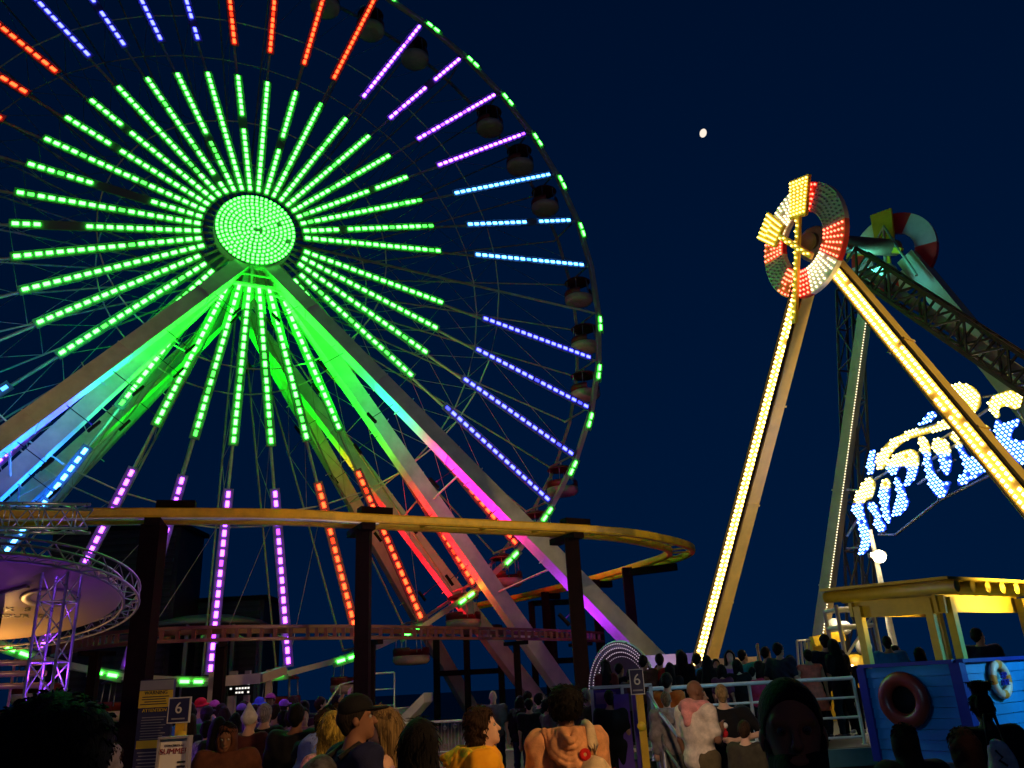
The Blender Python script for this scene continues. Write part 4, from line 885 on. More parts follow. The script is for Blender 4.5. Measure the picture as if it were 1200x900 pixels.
mb = MB(); mb.beam(c00+UP*(zr+.09)+dr*.16, c01+UP*(zr+.16)+dr*.16, .10, .12); 
obj('fascia', mb, YW, bo)
mb = MB(); mb.beam(K+UP*(zr-.1)+nl*.02+dr*.1, Lp+UP*(zr-.04)+dr*.1, .05, .24); mb.beam(K+UP*(zr-.08)+dl*.1, Rp+UP*(zr-.08)+dl*.1, .05, .24); mb.beam(Lp+UP*(zr-.04), Bp+UP*(zr-.04), .05, .2); obj('beam', mb, YW, bo)
n = 7
for i in range(n):
    f = (i+.3)/n; p = c00+(c10-c00)*f; obj('roof_log', MB().tube([p-dl*.06+UP*(zr+.10), p+dl*(np.linalg.norm(Lp-K)+2*o_)+UP*(zr+.17)], .082, 12), YW, bo)
mb = MB(); r0, r1, r2, r3 = c00-dl*.02+UP*(zr+.19), c01+UP*(zr+.26), c11+UP*(zr+.26), c10-dl*.02+UP*(zr+.19)
mb.add([r0, r1, r2, r3, r0+UP*.04, r1+UP*.04, r2+UP*.04, r3+UP*.04], [(3, 2, 1, 0), (4, 5, 6, 7), (0, 1, 5, 4), (1, 2, 6, 5), (2, 3, 7, 6), (3, 0, 4, 7)]); obj('roof_sheet', mb, YW, bo)
# life rings on the booth
def buoy(c, nrm, R, r, cols, label, tags):
    t = thing('life_ring_sign', c, label, 'life ring'); x = unit(np.cross(UP, nrm)); 
    mb = MB(); n = 48; m_ = 12; vs = []; fs = []; ms = []
    for i in range(n):
        a = 2*pi*i/n; d = cos(a)*x+sin(a)*UP
        for j in range(m_): b_ = 2*pi*j/m_; vs.append(c+d*(R+r*cos(b_))+nrm*(r*.8*sin(b_)+r*.8))
    for i in range(n):
        a = math.degrees(2*pi*(i+.5)/n) % 90; band = min(a, 90-a) < 13
        for j in range(m_): fs.append((i*m_+j, ((i+1) % n)*m_+j, ((i+1) % n)*m_+(j+1) % m_, i*m_+(j+1) % m_)); ms.append(1 if band else 0)
    b0_ = len(mb.v); mb.add(vs, fs); mb.m = ms; mb.sm = [True]*len(fs)
    obj('ring', mb, cols, t); return t, x
p = onplane(1063, 820, K+nl*.03, nl); Rr = .275
t, x = buoy(p, nl, Rr, .10, [paint('buoy_red', (.22, .025, .015), .35, 0, .15, 4), paint('buoy_red2', (.20, .022, .014), .35, 0, .15, 4)], 'dark red life ring with an almost black middle on the shaded booth wall', None)
mb = MB(); mb.lathe([(0, .012), (.22, .012), (.22, .004), (0, .004)], p+nl*.0, 32, 0, nl); obj('backing', mb, BLACK, t)
p = onplane(1168, 796, K+nr_*.03, nr_)
t, x = buoy(p, nr_, .20, .062, [paint('buoy_white', (.62, .6, .52), .4, 0, .1, 4), paint('buoy_orange', (.7, .28, .03), .4, 0, .1, 4)], 'white and orange life ring with blue RIPTIDE lettering on the bright blue wall', None)
mb = MB(); mb.lathe([(0, .012), (.16, .012), (.16, .004), (0, .004)], p, 32, 0, nr_); bk = obj('backing', mb, paint('buoy_sky', (.1, .4, .55), .4, 0, .1, 4, 0), t)
textmesh('RIP', .115, p+nr_*.10+UP*.045, x, UP, paint('logo_blue', (.01, .02, .42), .4, 0, .05, 3, 0), bk, shear=.25, ext=.012); textmesh('TIDE', .115, p+nr_*.10-UP*.045, x, UP, MATS['logo_blue'], bk, shear=.25, ext=.012)
spot('booth_wash', K+nr_*2.3+dr*2.2+UP*2.6, K+dr*1.2+UP*1.2, (.12, .62, 1), 290, 80, .7, .15)
spot('booth_wash', K+nr_*2.6+dr*.6+UP*2.2, p, (1, .75, .4), 34, 22, .8, .1)  # small warm spot added to bring out the ring's orange
area('booth_roof_wash', K+nr_*3.2+dr*2.6+UP*2.2, K+dr*1.3+UP*3.15, (1, .70, .14), 62, .5, .5, 34)
spot('booth_wash', K+nl*3.6-dr*1.6+UP*1.6, (K+Lp)/2+UP*2.95, (1, .74, .16), 110, 32, .8, .15)  # warm spot added to brighten the left roof edge
spot('booth_wash', K+nl*3.2-dr*.2+UP*2.2, (K+Lp)/2+UP*1.3, (.3, .66, 1), 28, 60, .8, .15)
spot('frame_uplight', lfoot+V(1.6, -1.2, .3), lfoot*.75+AP*.25, (1, .62, .14), 3600, 60, .8, .1); spot('frame_uplight', lf2+V(1.6, -1.4, .5), lf2*.75+BP*.25, (1, .55, .14), 420, 50, .8, .1)

# ------------------------------------------------------------------ light that reaches the scene from the promenade's own lamps behind the photographer, and from added fill lights
spot('unseen_warm_light', (-14, -6, 7.5), (-9, 33, 11), (1, .66, .42), 1900, 75, .8, .4)
spot('unseen_warm_light', (9, -6, 7.5), (8, 24, 10.5), (1, .68, .40), 700, 42, .8, .4)
spot('unseen_warm_light', (4.5, 1.2, 5.2), (0, 6.2, 1.4), (1, .55, .20), 1500, 36, .8, .25)
spot('unseen_warm_light', (.2, .5, 5.6), (2.3, 10.4, 1.1), (1, .68, .42), 1800, 20, .8, .25)
spot('unseen_warm_light', (-.5, .2, 5.6), (-2.9, 9.5, .8), (1, .55, .35), 220, 45, .9, .25)  # faint warm fill added for the brown hoodie
point('queue_fill', (-5.5, 16.5, 4.2), (.55, .12, 1), 90, .3)
point('unseen_warm_light', (.9, -.3, 2.9), (1, .5, .2), 5, .2)  # weak fill light added to show the near man's face
spot('unseen_warm_light', (23, 5, 13), (9.4, 18, 8.5), (1, .70, .20), 9000, 34, .8, .4)  # unseen spot added to brighten the side of the right frame leg
point('queue_fill', (-1.6, 20.5, 4.2), (.75, .5, 1), 150, .3)  # fill light added to brighten the long railing under the wheel
point('deck_fill', (3.2, 13.4, 2.7), (.7, .92, 1), 14, .2)  # fill light added to whiten the deck railing
point('teal_fill', BP-AX*1.2-UP*1.1, (.10, .85, .75), 70, .2)  # no fixture here: light added to turn the rear parts teal
# ------------------------------------------------------------------ people: bodies and clothes grown as smooth implicit surfaces
def surfnet(F, org, res):
    S_ = F < 0; nx, ny, nz_ = F.shape
    c = [S_[i:nx-1+i, j:ny-1+j, k:nz_-1+k] for i in (0, 1) for j in (0, 1) for k in (0, 1)]
    cnt = sum(x.astype(np.int8) for x in c); act = (cnt > 0) & (cnt < 8); idx = -np.ones(act.shape, np.int64); A = np.argwhere(act)
    idx[act] = np.arange(len(A)); P = np.zeros((len(A), 3)); N = np.zeros(len(A))
    co_ = [np.array([i, j, k]) for i in (0, 1) for j in (0, 1) for k in (0, 1)]
    val = [F[tuple((A+q).T)] for q in co_]
    for a in range(8):
        for b in range(a+1, 8):
            if abs(co_[a]-co_[b]).sum() != 1: continue
            va, vb = val[a], val[b]; mk = (va < 0) != (vb < 0)
            if not mk.any(): continue
            t = va[mk]/(va[mk]-vb[mk]); P[mk] += co_[a]+(co_[b]-co_[a])*t[:, None]; N[mk] += 1
    verts = org+res*(A+P/N[:, None]); faces = []
    for ax in range(3):
        o1, o2 = [(1, 2), (2, 0), (0, 1)][ax]
        sl0 = [slice(1, -1)]*3; sl0[ax] = slice(0, -1); sl1 = list(sl0); sl1[ax] = slice(1, None)
        a, b = S_[tuple(sl0)], S_[tuple(sl1)]; E_ = np.argwhere(a != b)
        if not len(E_): continue
        base = E_+1; base[:, ax] -= 1; d1 = np.zeros(3, int); d1[o1] = 1; d2 = np.zeros(3, int); d2[o2] = 1
        q = np.stack([idx[tuple((base-d1-d2).T)], idx[tuple((base-d2).T)], idx[tuple(base.T)], idx[tuple((base-d1).T)]], 1)
        fl = ~a[tuple(E_.T)]; q[fl] = q[fl][:, ::-1]; faces.append(q[(q >= 0).all(1)])
    return verts, np.concatenate(faces)
class Vox:
    def __init__(s, lo, hi, res):
        s.res = res; s.lo = np.array(lo, float)-2*res; n = np.ceil((np.array(hi)-s.lo)/res).astype(int)+3; s.F = np.full(n, 1.); s.n = n
    def sl(s, lo, hi):
        a = np.clip(np.floor((np.array(lo)-s.lo)/s.res).astype(int), 0, s.n); b = np.clip(np.ceil((np.array(hi)-s.lo)/s.res).astype(int)+1, 0, s.n)
        if (b <= a).any(): return None, None
        g = [s.lo[i]+s.res*np.arange(a[i], b[i]) for i in range(3)]
        return tuple(slice(a[i], b[i]) for i in range(3)), np.meshgrid(*g, indexing='ij', sparse=True)
    def merge(s, sl, d, k, sub=False):
        f = s.F[sl]
        if sub: d = -d; h = np.maximum(k-np.abs(f-d), 0)/max(k, 1e-6); s.F[sl] = np.maximum(f, d)+h*h*k*.25
        else: h = np.maximum(k-np.abs(f-d), 0)/max(k, 1e-6); s.F[sl] = np.minimum(f, d)-h*h*k*.25
    def cone(s, a, b, ra, rb, k=.02, sub=False):
        a, b = np.array(a, float), np.array(b, float); m_ = max(ra, rb)+k+3*s.res; sl, g = s.sl(np.minimum(a, b)-m_, np.maximum(a, b)+m_)
        if sl is None: return s
        ab = b-a; L2 = max((ab**2).sum(), 1e-9); p = [g[i]-a[i] for i in range(3)]
        t = np.clip((p[0]*ab[0]+p[1]*ab[1]+p[2]*ab[2])/L2, 0, 1)
        d = np.sqrt(sum((p[i]-t*ab[i])**2 for i in range(3)))-(ra+(rb-ra)*t); s.merge(sl, d, k, sub); return s
    def ell(s, c, r, k=.02, sub=False, R=None):
        c, r = np.array(c, float), np.array(r, float); m_ = r.max()+k+3*s.res; sl, g = s.sl(c-m_, c+m_)
        if sl is None: return s
        p = [g[i]-c[i] for i in range(3)]
        if R is not None: p = [sum(R[j][i]*p[j] for j in range(3)) for i in range(3)]
        q = np.sqrt(sum((p[i]/r[i])**2 for i in range(3))); q2 = np.sqrt(sum((p[i]/r[i]**2)**2 for i in range(3)))
        s.merge(sl, q*(q-1)/np.maximum(q2, 1e-6), k, sub); return s
    def cut(s, nrm, off):                                    # keep where nrm.p < off
        g = [s.lo[i]+s.res*np.arange(s.n[i]) for i in range(3)]; X = np.meshgrid(*g, indexing='ij', sparse=True)
        s.F = np.maximum(s.F, X[0]*nrm[0]+X[1]*nrm[1]+X[2]*nrm[2]-off); return s
    def folds(s, amp, seed=0, fz=1., fq=1.):
        g = [s.lo[i]+s.res*np.arange(s.n[i]) for i in range(3)]; X = np.meshgrid(*g, indexing='ij', sparse=True); r = np.random.default_rng(seed); o = 0
        for i in range(5):
            w = r.normal(0, 1, 3)*(22*fq, 22*fq, 26*fz*fq); o = o+np.sin(X[0]*w[0]+X[1]*w[1]+X[2]*w[2]+r.random()*6)
        s.F = s.F+amp*o/2; return s
    def mesh(s, name, mat, xf, sm=True):
        s.F[[0, -1]] = 1; s.F[:, [0, -1]] = 1; s.F[:, :, [0, -1]] = 1
        if not (s.F < 0).any(): return None
        v, f = surfnet(s.F, s.lo, s.res); v = xf(v); me = bpy.data.meshes.new(name)
        me.vertices.add(len(v)); me.vertices.foreach_set('co', v.astype(np.float32).ravel()); me.loops.add(len(f)*4); me.loops.foreach_set('vertex_index', f.ravel().astype(np.int32))
        me.polygons.add(len(f)); me.polygons.foreach_set('loop_start', np.arange(0, len(f)*4, 4, dtype=np.int32))
        me.polygons.foreach_set('use_smooth', np.ones(len(f), bool)); me.update(calc_edges=True); me.validate(); me.materials.append(mat); return me
ARMS = {'down': ((.235, -.03, 1.13), (.25, .04, .89), (.01, .05, -1)), 'phone': ((.235, .03, 1.14), (.10, .27, 1.22), (-.35, .45, .6)), 'up': ((.27, .20, 1.50), (.20, .30, 1.76), (0, .1, 1)),
        'folded': ((.25, .08, 1.14), (.0, .24, 1.18), (-1, .05, .1)), 'hip': ((.40, -.09, 1.17), (.21, .02, 1.02), (-.5, .5, -.5)), 'back': ((.34, -.13, 1.17), (.06, -.21, 1.10), (-1, 0, .1)),
        'pocket': ((.28, -.07, 1.14), (.21, .09, .95), (-.1, .3, -.9)), 'fwd': ((.25, .10, 1.16), (.22, .34, 1.10), (-.1, 1, 0)), 'rail': ((.26, .12, 1.18), (.20, .36, 1.02), (-.1, .9, -.2))}
SKIN = {'pale': (.62, .38, .27), 'tan': (.42, .23, .14), 'brown': (.20, .095, .055), 'dark': (.085, .04, .025)}
def skinmat(k): return paint('skin_'+k, SKIN[k], .6, 0, .08, 12, .01, .2)
def cloth(col): return paint('cloth_%d_%d_%d' % tuple(int(c*255) for c in col), col, .85, 0, .2, 14, .08, .2)
def hairmat(col):
    n_ = 'hair_%d_%d_%d' % tuple(int(c*255) for c in col)
    if n_ in MATS: return MATS[n_]
    mt = paint(n_, col, .75, 0, .5, 1., 0, .15); nt = mt.node_tree; b = nt.nodes['Principled BSDF']; nz = [q for q in nt.nodes if q.type == 'TEX_NOISE'][0]; tc = [q for q in nt.nodes if q.type == 'TEX_COORD'][0]
    mp = nt.nodes.new('ShaderNodeMapping'); mp.inputs['Scale'].default_value = (95, 95, 7); nt.links.new(tc.outputs['Object'], mp.inputs[0]); nt.links.new(mp.outputs[0], nz.inputs['Vector'])
    bp = nt.nodes.new('ShaderNodeBump'); bp.inputs['Strength'].default_value = .7; bp.inputs['Distance'].default_value = .02; nt.links.new(nz.outputs[0], bp.inputs['Height']); nt.links.new(bp.outputs[0], b.inputs['Normal'])
    return mt
def person(px, py, d, face, label, base=0., skin='pale', hair='short', hc=(.02, .012, .008), top=(.03, .03, .04), topk='tee', bot=(.02, .02, .03), botk='pants', arms=('down', 'down'), look=0., H=None, wid=1., group=None, seed=0, res=None, female=False, turn=0., hood=None):
    p = at(px, py, d); hh = p[2]-base; H = H or min(max(hh-(.02 if hair not in ('bald',) else 0), .95), 2.0); s = H/1.75; R_ = res or (.0085 if d < 7 else .0125 if d < 12 else .0165); R_ = R_/s
    th = radians(-face); ct, st = cos(th), sin(th)
    tl = np.random.default_rng(int(px*13+d*7)).normal(0, .028, 2)
    def xf(v): v = np.asarray(v)*s; v = v+v[:, 2:3]*np.array([tl[0], tl[1], 0]); return np.stack([p[0]+v[:, 0]*ct-v[:, 1]*st, p[1]+v[:, 0]*st+v[:, 1]*ct, base+v[:, 2]], 1)
    t = thing('person', (p[0], p[1], base), label, 'person', group); r_ = np.random.default_rng(seed+int(px*7)); sm = skinmat(skin)
    sw = (.165 if female else .185)*wid; hw = .10*wid; lean = r_.normal(0, .012)
    hip = [V(q*hw, 0, .93) for q in (-1, 1)]; stp = r_.normal(0, .05); knee = [V(q*hw*1.05, .03+q*stp*.5, .51) for q in (-1, 1)]; ank = [V(q*hw*1.1, -.03+q*stp, .085) for q in (-1, 1)]
    toe = [ank[i]+V((-.03, .03)[i], .16, -.055) for i in (0, 1)]; sho = [V(q*sw, lean, 1.42) for q in (-1, 1)]
    E_, Wr, Hd = [], [], []
    for i, q in enumerate((-1, 1)):
        e, w, h = ARMS[arms[i]]; k = sw/.185; E_.append(V(q*e[0]*k, e[1], e[2])); Wr.append(V(q*w[0]*(k if w[0] > .15 else 1), w[1], w[2])); Hd.append(unit(V(q*h[0], h[1], h[2])))
    # head frame
    hp = V(0, .02+lean, 1.56); pit = radians(look); yw = radians(-turn)
    Rh = np.array([[cos(yw), -sin(yw), 0], [sin(yw), cos(yw), 0], [0, 0, 1]]) @ np.array([[1, 0, 0], [0, cos(pit), -sin(pit)], [0, sin(pit), cos(pit)]])
    hd = lambda x, y, z: hp+Rh @ V(x, y, z)
    def torso(v, g=0., k=.05, wz=1.):
        f = female
        v.ell((0, .0, 1.30), ((.145 if f else .17)*wid+g, .105*wid+g, .20+g), k); v.ell((0, .0, 1.12), ((.118 if f else .145)*wid+g, .095*wid+g, .20+g), k); v.ell((0, -.005, .96), ((.165 if f else .155)*wid+g, .115*wid+g, .15+g), k)
        v.cone(sho[0]*(.9, 1, 1), sho[1]*(.9, 1, 1), .062+g, .062+g, k); v.cone((0, lean, 1.40), (0, lean, 1.50), .085+g*.6, .055+g*.5, k)
        if f:
            for q in (-1, 1): v.ell((q*.07, .085*wid, 1.27), (.062+g, .055+g, .06+g), .03)
    def arm(v, i, g=0., stop=1., k=.025):                       # stop 0..1 upper arm, 1..2 forearm
        a, e, w = sho[i], E_[i], Wr[i]; u = min(stop, 1); v.cone(a, a+(e-a)*u, .052+g, .052+(.041-.052)*u+g, k)
        if stop > 1: u = stop-1; v.cone(e, e+(w-e)*u, .041+g, .041+(.027-.041)*u+g, k)
    def leg(v, i, g=0., stop=2., k=.03):
        u = min(stop, 1); v.cone(hip[i], hip[i]+(knee[i]-hip[i])*u, .088*wid+g, .088*wid+(.056-.088*wid)*u+g, k)
        if stop > 1:
            u = stop-1; m_ = knee[i]+(ank[i]-knee[i])*.35+V(0, -.018, 0); v.cone(knee[i], m_, .056+g, .057+g, k); v.cone(m_, knee[i]+(ank[i]-knee[i])*u, .057+g, .057+(.036-.057)*u+g, k)
    lo, hi = V(-.62, -.42, 0), V(.62, .55, 1.80 if max(w[2] for w in Wr) < 1.6 else 2.02)
    v = Vox(lo, hi, R_); torso(v)
    for i in (0, 1):
        arm(v, i, 0, 2); leg(v, i); v.cone(ank[i], toe[i], .04, .032, .02); v.cone(ank[i]+V(0, -.02, -.045), toe[i], .034, .03, .02)
        w, h = Wr[i], Hd[i]; sd = unit(np.cross(h, V(0, 1, 0) if abs(h[1]) < .8 else V(0, 0, 1))); pn = np.cross(sd, h); mid = w+h*.055
        v.cone(w, w+h*.075, .028, .034, .012); v.cone(w+h*.03+sd*.012, w+h*.08+sd*.02, .02, .018, .01); v.cone(w+h*.03-sd*.012, w+h*.08-sd*.02, .02, .018, .01)
        fr_ = max(.0088, R_*.8)
        for q, L in zip((-1.5, -.5, .5, 1.5), (.060, .074, .070, .054)):
            b0 = w+h*.085+sd*q*.0185; b1 = b0+h*L*.55+pn*.006; v.cone(b0, b1, fr_, fr_*.95, .004); v.cone(b1, b1+h*L*.40+pn*.022, fr_*.95, fr_*.8, .004)
        tq = -1 if i == 0 else 1; v.cone(w+h*.03+sd*tq*.025, w+h*.07+sd*tq*.05+pn*.012, .013, .010, .006); v.cone(w+h*.07+sd*tq*.05+pn*.012, w+h*.10+sd*tq*.05+pn*.025, .010, .0085, .004)
    v.cone((0, lean*.8-.01, 1.44), hp+V(0, -.012, .01), .058, .052, .03)
    v.ell(hd(0, .0, .115), (.076, .096, .10), .02, R=Rh); v.ell(hd(0, .03, .03), (.056, .07, .065), .03, R=Rh); v.cone(hd(0, .075, -.01), hd(0, .07, .0), .026, .026, .02)
    v.cone(hd(0, .095, .10), hd(0, .117, .058), .008, .013, .012); v.ell(hd(0, .112, .055), (.017, .013, .010), .008, R=Rh); v.cone(hd(-.018, .098, .02), hd(.018, .098, .02), .0085, .0085, .006); v.cone(hd(-.045, .078, .118), hd(.045, .078, .118), .012, .012, .014)
    for q in (-1, 1):
        v.ell(hd(q*.031, .094, .094), (.016, .012, .011), .008, sub=True, R=Rh); v.ell(hd(q*.078, -.005, .075), (.011, .02, .032), .008, R=Rh)
    obj_b = v.mesh('body', sm, xf); body = link('body', obj_b, t)
    xh = lambda x, y, z: xf(np.array([hd(x, y, z)]))[0]
    if d < 13 and d > 2.3:
        for q in (-1, 1):
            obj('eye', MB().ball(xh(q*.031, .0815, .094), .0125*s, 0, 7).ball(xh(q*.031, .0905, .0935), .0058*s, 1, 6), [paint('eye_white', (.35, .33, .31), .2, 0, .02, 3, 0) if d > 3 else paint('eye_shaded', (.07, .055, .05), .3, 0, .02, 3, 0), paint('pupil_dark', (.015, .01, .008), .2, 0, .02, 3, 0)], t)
    # clothes
    def done(v, name, mat, amp=.006): v.folds(amp, int(px)+len(name)); me = v.mesh(name, mat, xf); return link(name, me, t) if me else None
    shirt = None; tc_ = top if not isinstance(top, (list,)) else top[0]
    G_ = {'tee': .016, 'hoodie': .034, 'tank': .012, 'jacket': .030, 'crop': .014, 'towel': .016, 'dress': .016}[topk]; v = Vox((-.64, -.42, .45), (.64, .55, 1.62 if max(w[2] for w in Wr) < 1.6 else 2.0), R_); torso(v, G_)
    if topk == 'dress':
        for q in range(3): v.cone((0, 0, .98), (0, 0, .62), .17*wid, .24*wid, .05)
    hem = {'tee': .84, 'hoodie': .83, 'tank': .90, 'jacket': .84, 'crop': 1.02, 'towel': .84, 'dress': .58}[topk]
    if topk in ('tee', 'towel'): v.ell((0, .0, .93), (.175*wid+G_, .128*wid+G_, .16), .04); v.cut((0, 0, -1), -hem)
    elif topk in ('hoodie', 'jacket'): v.ell((0, .0, .93), (.18*wid+G_, .13*wid+G_, .15), .04); v.cut((0, 0, -1), -hem)
    else: v.cut((0, 0, -1), -hem)
    if topk in ('hoodie', 'jacket'): v.ell((0, -.012, 1.24), (.195*wid+.03, .13*wid+.03, .27), .06); v.cone(sho[0]*(.95, 1, 1), sho[1]*(.95, 1, 1), .082, .082, .06)
    elif topk in ('tee', 'towel', 'crop'): v.ell((0, 0, 1.25), (.178*wid+.016, .118*wid+.016, .25), .05); v.cone(sho[0]*(.95, 1, 1), sho[1]*(.95, 1, 1), .072, .072, .05)
    v.cut((0, -.25 if topk != 'tank' else -.1, 1), 1.495 if topk not in ('tank',) else 1.42)
    if topk != 'tank' and topk != 'dress':
        for i in (0, 1): arm(v, i, G_*1.0+.008, .72 if topk in ('tee', 'crop', 'towel') else 1.93, .09)
    if topk in ('hoodie', 'jacket') and d < 9:
        rg = np.random.default_rng(int(px))
        for q in range(13):
            x0 = rg.uniform(-.2, .2); z0 = rg.uniform(.95, 1.36); dx, dz = rg.uniform(-.10, .10), -rg.uniform(.04, .14); y0 = -.19*math.sqrt(max(.05, 1-(x0/.27)**2)); v.cone((x0, y0, z0), (x0+dx, -.19*math.sqrt(max(.05, 1-((x0+dx)/.27)**2)), z0+dz), .016, .006, .012, True)
        for q in (-1, 1): v.cone(sho[(q+1)//2]+V(-q*.03, -.10, .07), sho[(q+1)//2]+V(-q*.045, -.13, -.17), .010, .008, .008, True)
    mt_ = cloth(tc_) if not isinstance(tc_, bpy.types.Material) else tc_
    shirt = done(v, {'tee': 'shirt', 'tank': 'tank_top', 'crop': 'shirt', 'towel': 'shirt'}.get(topk, topk), mt_, .0065 if topk in ('hoodie', 'jacket') else .005)
    if topk == 'hoodie':
        v = Vox((-.3, -.32, 1.2), (.3, .3, 1.95), R_)
        if hood == 'up': v.ell(hd(0, -.015, .10), (.105, .125, .135), .03, R=Rh); v.cone((0, -.03, 1.46), hp, .11, .10, .05); v.ell(hd(0, .11, .085), (.072, .09, .10), .02, True, Rh)
        else:
            for q in range(9):
                a = pi+pi*q/8; v.cone((.115*cos(a), .02+.115*sin(a)*.9, 1.47), (.115*cos(a+.39), .02+.115*sin(a+.39)*.9, 1.475), .052, .052, .03)
            for n5, rr in enumerate((.045, .078, .110, .142, .172)):
                for q in range(9):
                    a, a2 = pi*q/9, pi*(q+1)/9; f_ = lambda A: (rr*cos(A)*.92, -.205+.016*(2-n5)*sin(A)*(-1 if n5 < 2 else 1)-.045*sin(A)+.13*cos(A)**2*(rr/.17), 1.515-rr*1.25*sin(A)); v.cone(f_(a), f_(a2), .024, .024, .007)
            v.ell((0, -.165, 1.41), (.13, .05, .13), .02)
        done(v, 'hood', mt_, .005)
    if topk == 'towel':
        v = Vox((-.36, -.3, 1.0), (.36, .3, 1.62), R_)
        for q in range(10):
            a = pi*.0+pi*2*q/10; a2 = pi*2*(q+1)/10; v.cone((.15*cos(a), .12*sin(a), 1.49), (.15*cos(a2), .12*sin(a2), 1.49), .05, .05, .03)
        v.cone((.16, .0, 1.48), (.19, .13, 1.15), .06, .05, .03); v.cone((-.16, .0, 1.48), (-.17, .13, 1.28), .06, .05, .03); v.cone((0, -.1, 1.48), (.02, -.15, 1.34), .09, .06, .04)
        done(v, 'towel', cloth((.75, .30, .28)), .010)
    if topk != 'dress' or True:
        v = Vox((-.5, -.42, .03), (.5, .42, 1.08), R_); v.ell((0, -.005, .95), (.158*wid+.016, .115*wid+.016, .15), .04)
        if botk == 'skirt': v.cone((0, 0, .98), (0, 0, .56), .16*wid, .22*wid, .04); v.cut((0, 0, -1), -.52)
        else:
            for i in (0, 1): leg(v, i, .018 if botk == 'pants' else .030, {'pants': 1.96, 'shorts': .92, 'leggings': 1.9}[botk], .03)
        v.cut((0, 0, 1), 1.03 if topk != 'crop' else 1.05); done(v, {'skirt': 'skirt', 'shorts': 'shorts'}.get(botk, 'trousers'), cloth(bot), .006)
    for i in (0, 1):
        v = Vox(np.minimum(ank[i], toe[i])-.09, np.maximum(ank[i], toe[i])+.09, max(R_, .012)); v.cone(ank[i]+V(0, -.03, -.04), toe[i], .048, .042, .02); v.cut((0, 0, -1), -.004); v.cut((0, 0, 1), .10)
        me = v.mesh('shoe', cloth((.05, .05, .06)) if (int(px)+i*0) % 3 else cloth((.5, .5, .5)), xf); 
        if me: link('shoe', me, t)
    # hair or hat
    hm = hairmat(hc); v = Vox((-.42, -.42, .85 if hair in ('long', 'ponytail') else 1.30), (.42, .42, 2.12), min(R_, .014))
    def scalp(g=.014, back=.06):
        v.ell(hd(0, -.008, .125), (.078+g, .096+g, .10+g), .02, R=Rh); v.cone(hd(0, -.06, .09), hd(0, -.05, .04), .062+g*.5, .05, .03)
        n_ = Rh @ V(0, .86, -.55); v.cut(n_, float(np.dot(n_, hd(0, .055, .125)))); v.ell(hd(0, .085, .03), (.13, .085, .10), .01, True, Rh)
    nm = 'hair'
    if hair == 'short': scalp(); v.folds(.004, int(px))
    elif hair == 'buzz': scalp(.006); 
    elif hair == 'long':
        scalp(.02)
        for q in (-1, 0, 1): v.cone(hd(q*.055, -.055, .10), V(q*.085+hp[0], -.12-.02*(q == 0), 1.16), .055, .052, .04); v.cone(V(q*.085, -.12, 1.2), V(q*.08, -.135, 1.02), .055, .03, .03)
        for q in (-1, 1): v.cone(hd(q*.07, .0, .12), V(q*.105, .0, 1.36), .030, .034, .03)
        v.folds(.007, int(px), .25)
    elif hair == 'bob':
        scalp(.024)
        for q in (-1, -.4, .4, 1): v.cone(hd(q*.07, -.03, .10), hd(q*.085, -.035, -.045), .05, .045, .035)
        v.folds(.006, int(px), .3)
    elif hair == 'ponytail': scalp(.012); v.cone(hd(0, -.10, .13), V(0, -.18, 1.42), .035, .045, .02); v.cone(V(0, -.18, 1.42), V(0, -.17, 1.08), .045, .022, .03)
    elif hair == 'bun': scalp(.012); v.ell(hd(0, -.05, .25), (.05, .05, .045), .015)
    elif hair == 'afro': v.ell(hd(0, -.015, .135), (.125, .13, .125), .02, R=Rh); n_ = Rh @ V(0, .9, -.42); v.cut(n_, float(np.dot(n_, hd(0, .06, .115)))); v.folds(.005, int(px), 1., 3.2)
    elif hair == 'curly': scalp(.026); v.ell(hd(0, -.07, .03), (.085, .07, .08), .03, R=Rh); v.folds(.006, int(px), .8, 2.6)
    elif hair == 'spiky':
        scalp(.012)
        v.cone(hd(0, -.02, .2), hd(0, -.03, .33), .05, .10, .03); v.folds(.010, 3, .4); v.cut((0, 0, 1), float(hd(0, 0, .325)[2]))
    if hair in ('cap', 'bucket', 'cone', 'beanie', 'scarf'): pass
    if hair == 'cap':
        scalp(.008); me = v.mesh('hair', hairmat((.02, .014, .01)), xf); link('hair', me, t) if me else None; v = Vox((-.3, -.3, 1.5), (.3, .42, 2.05), min(R_, .012))
        v.ell(hd(0, -.005, .145), (.094, .112, .095), .02, R=Rh); n_ = -(Rh @ V(0, -.12, 1)); v.cut(n_, float(np.dot(n_, hd(0, 0, .125)))); v.ell(hd(0, .125, .135), (.078, .085, .012), .012, R=Rh); nm = 'cap'; hm = cloth(hc)
    if hair == 'bucket': v.ell(hd(0, -.005, .165), (.094, .108, .085), .02, R=Rh); v.ell(hd(0, -.005, .125), (.145, .16, .022), .02, R=Rh); nm = 'bucket_hat'; hm = cloth(hc)
    if hair == 'cone': v.cone(hd(0, -.01, .13), hd(0, -.01, .27), .10, .022, .03); nm = 'pointed_hat'; hm = cloth(hc)
    if hair == 'beanie': v.ell(hd(0, -.012, .145), (.092, .11, .10), .02, R=Rh); n_ = -(Rh @ V(0, .25, 1)); v.cut(n_, float(np.dot(n_, hd(0, 0, .105)))); nm = 'beanie'; hm = cloth(hc)
    if hair == 'scarf': v.ell(hd(0, -.02, .11), (.095, .115, .125), .03, R=Rh); v.cone(hd(0, -.05, .02), (0, -.08, 1.30), .085, .10, .04); v.ell(hd(0, .10, .075), (.065, .08, .09), .02, True, Rh); nm = 'head_scarf'; hm = cloth(hc); v.folds(.005, int(px))
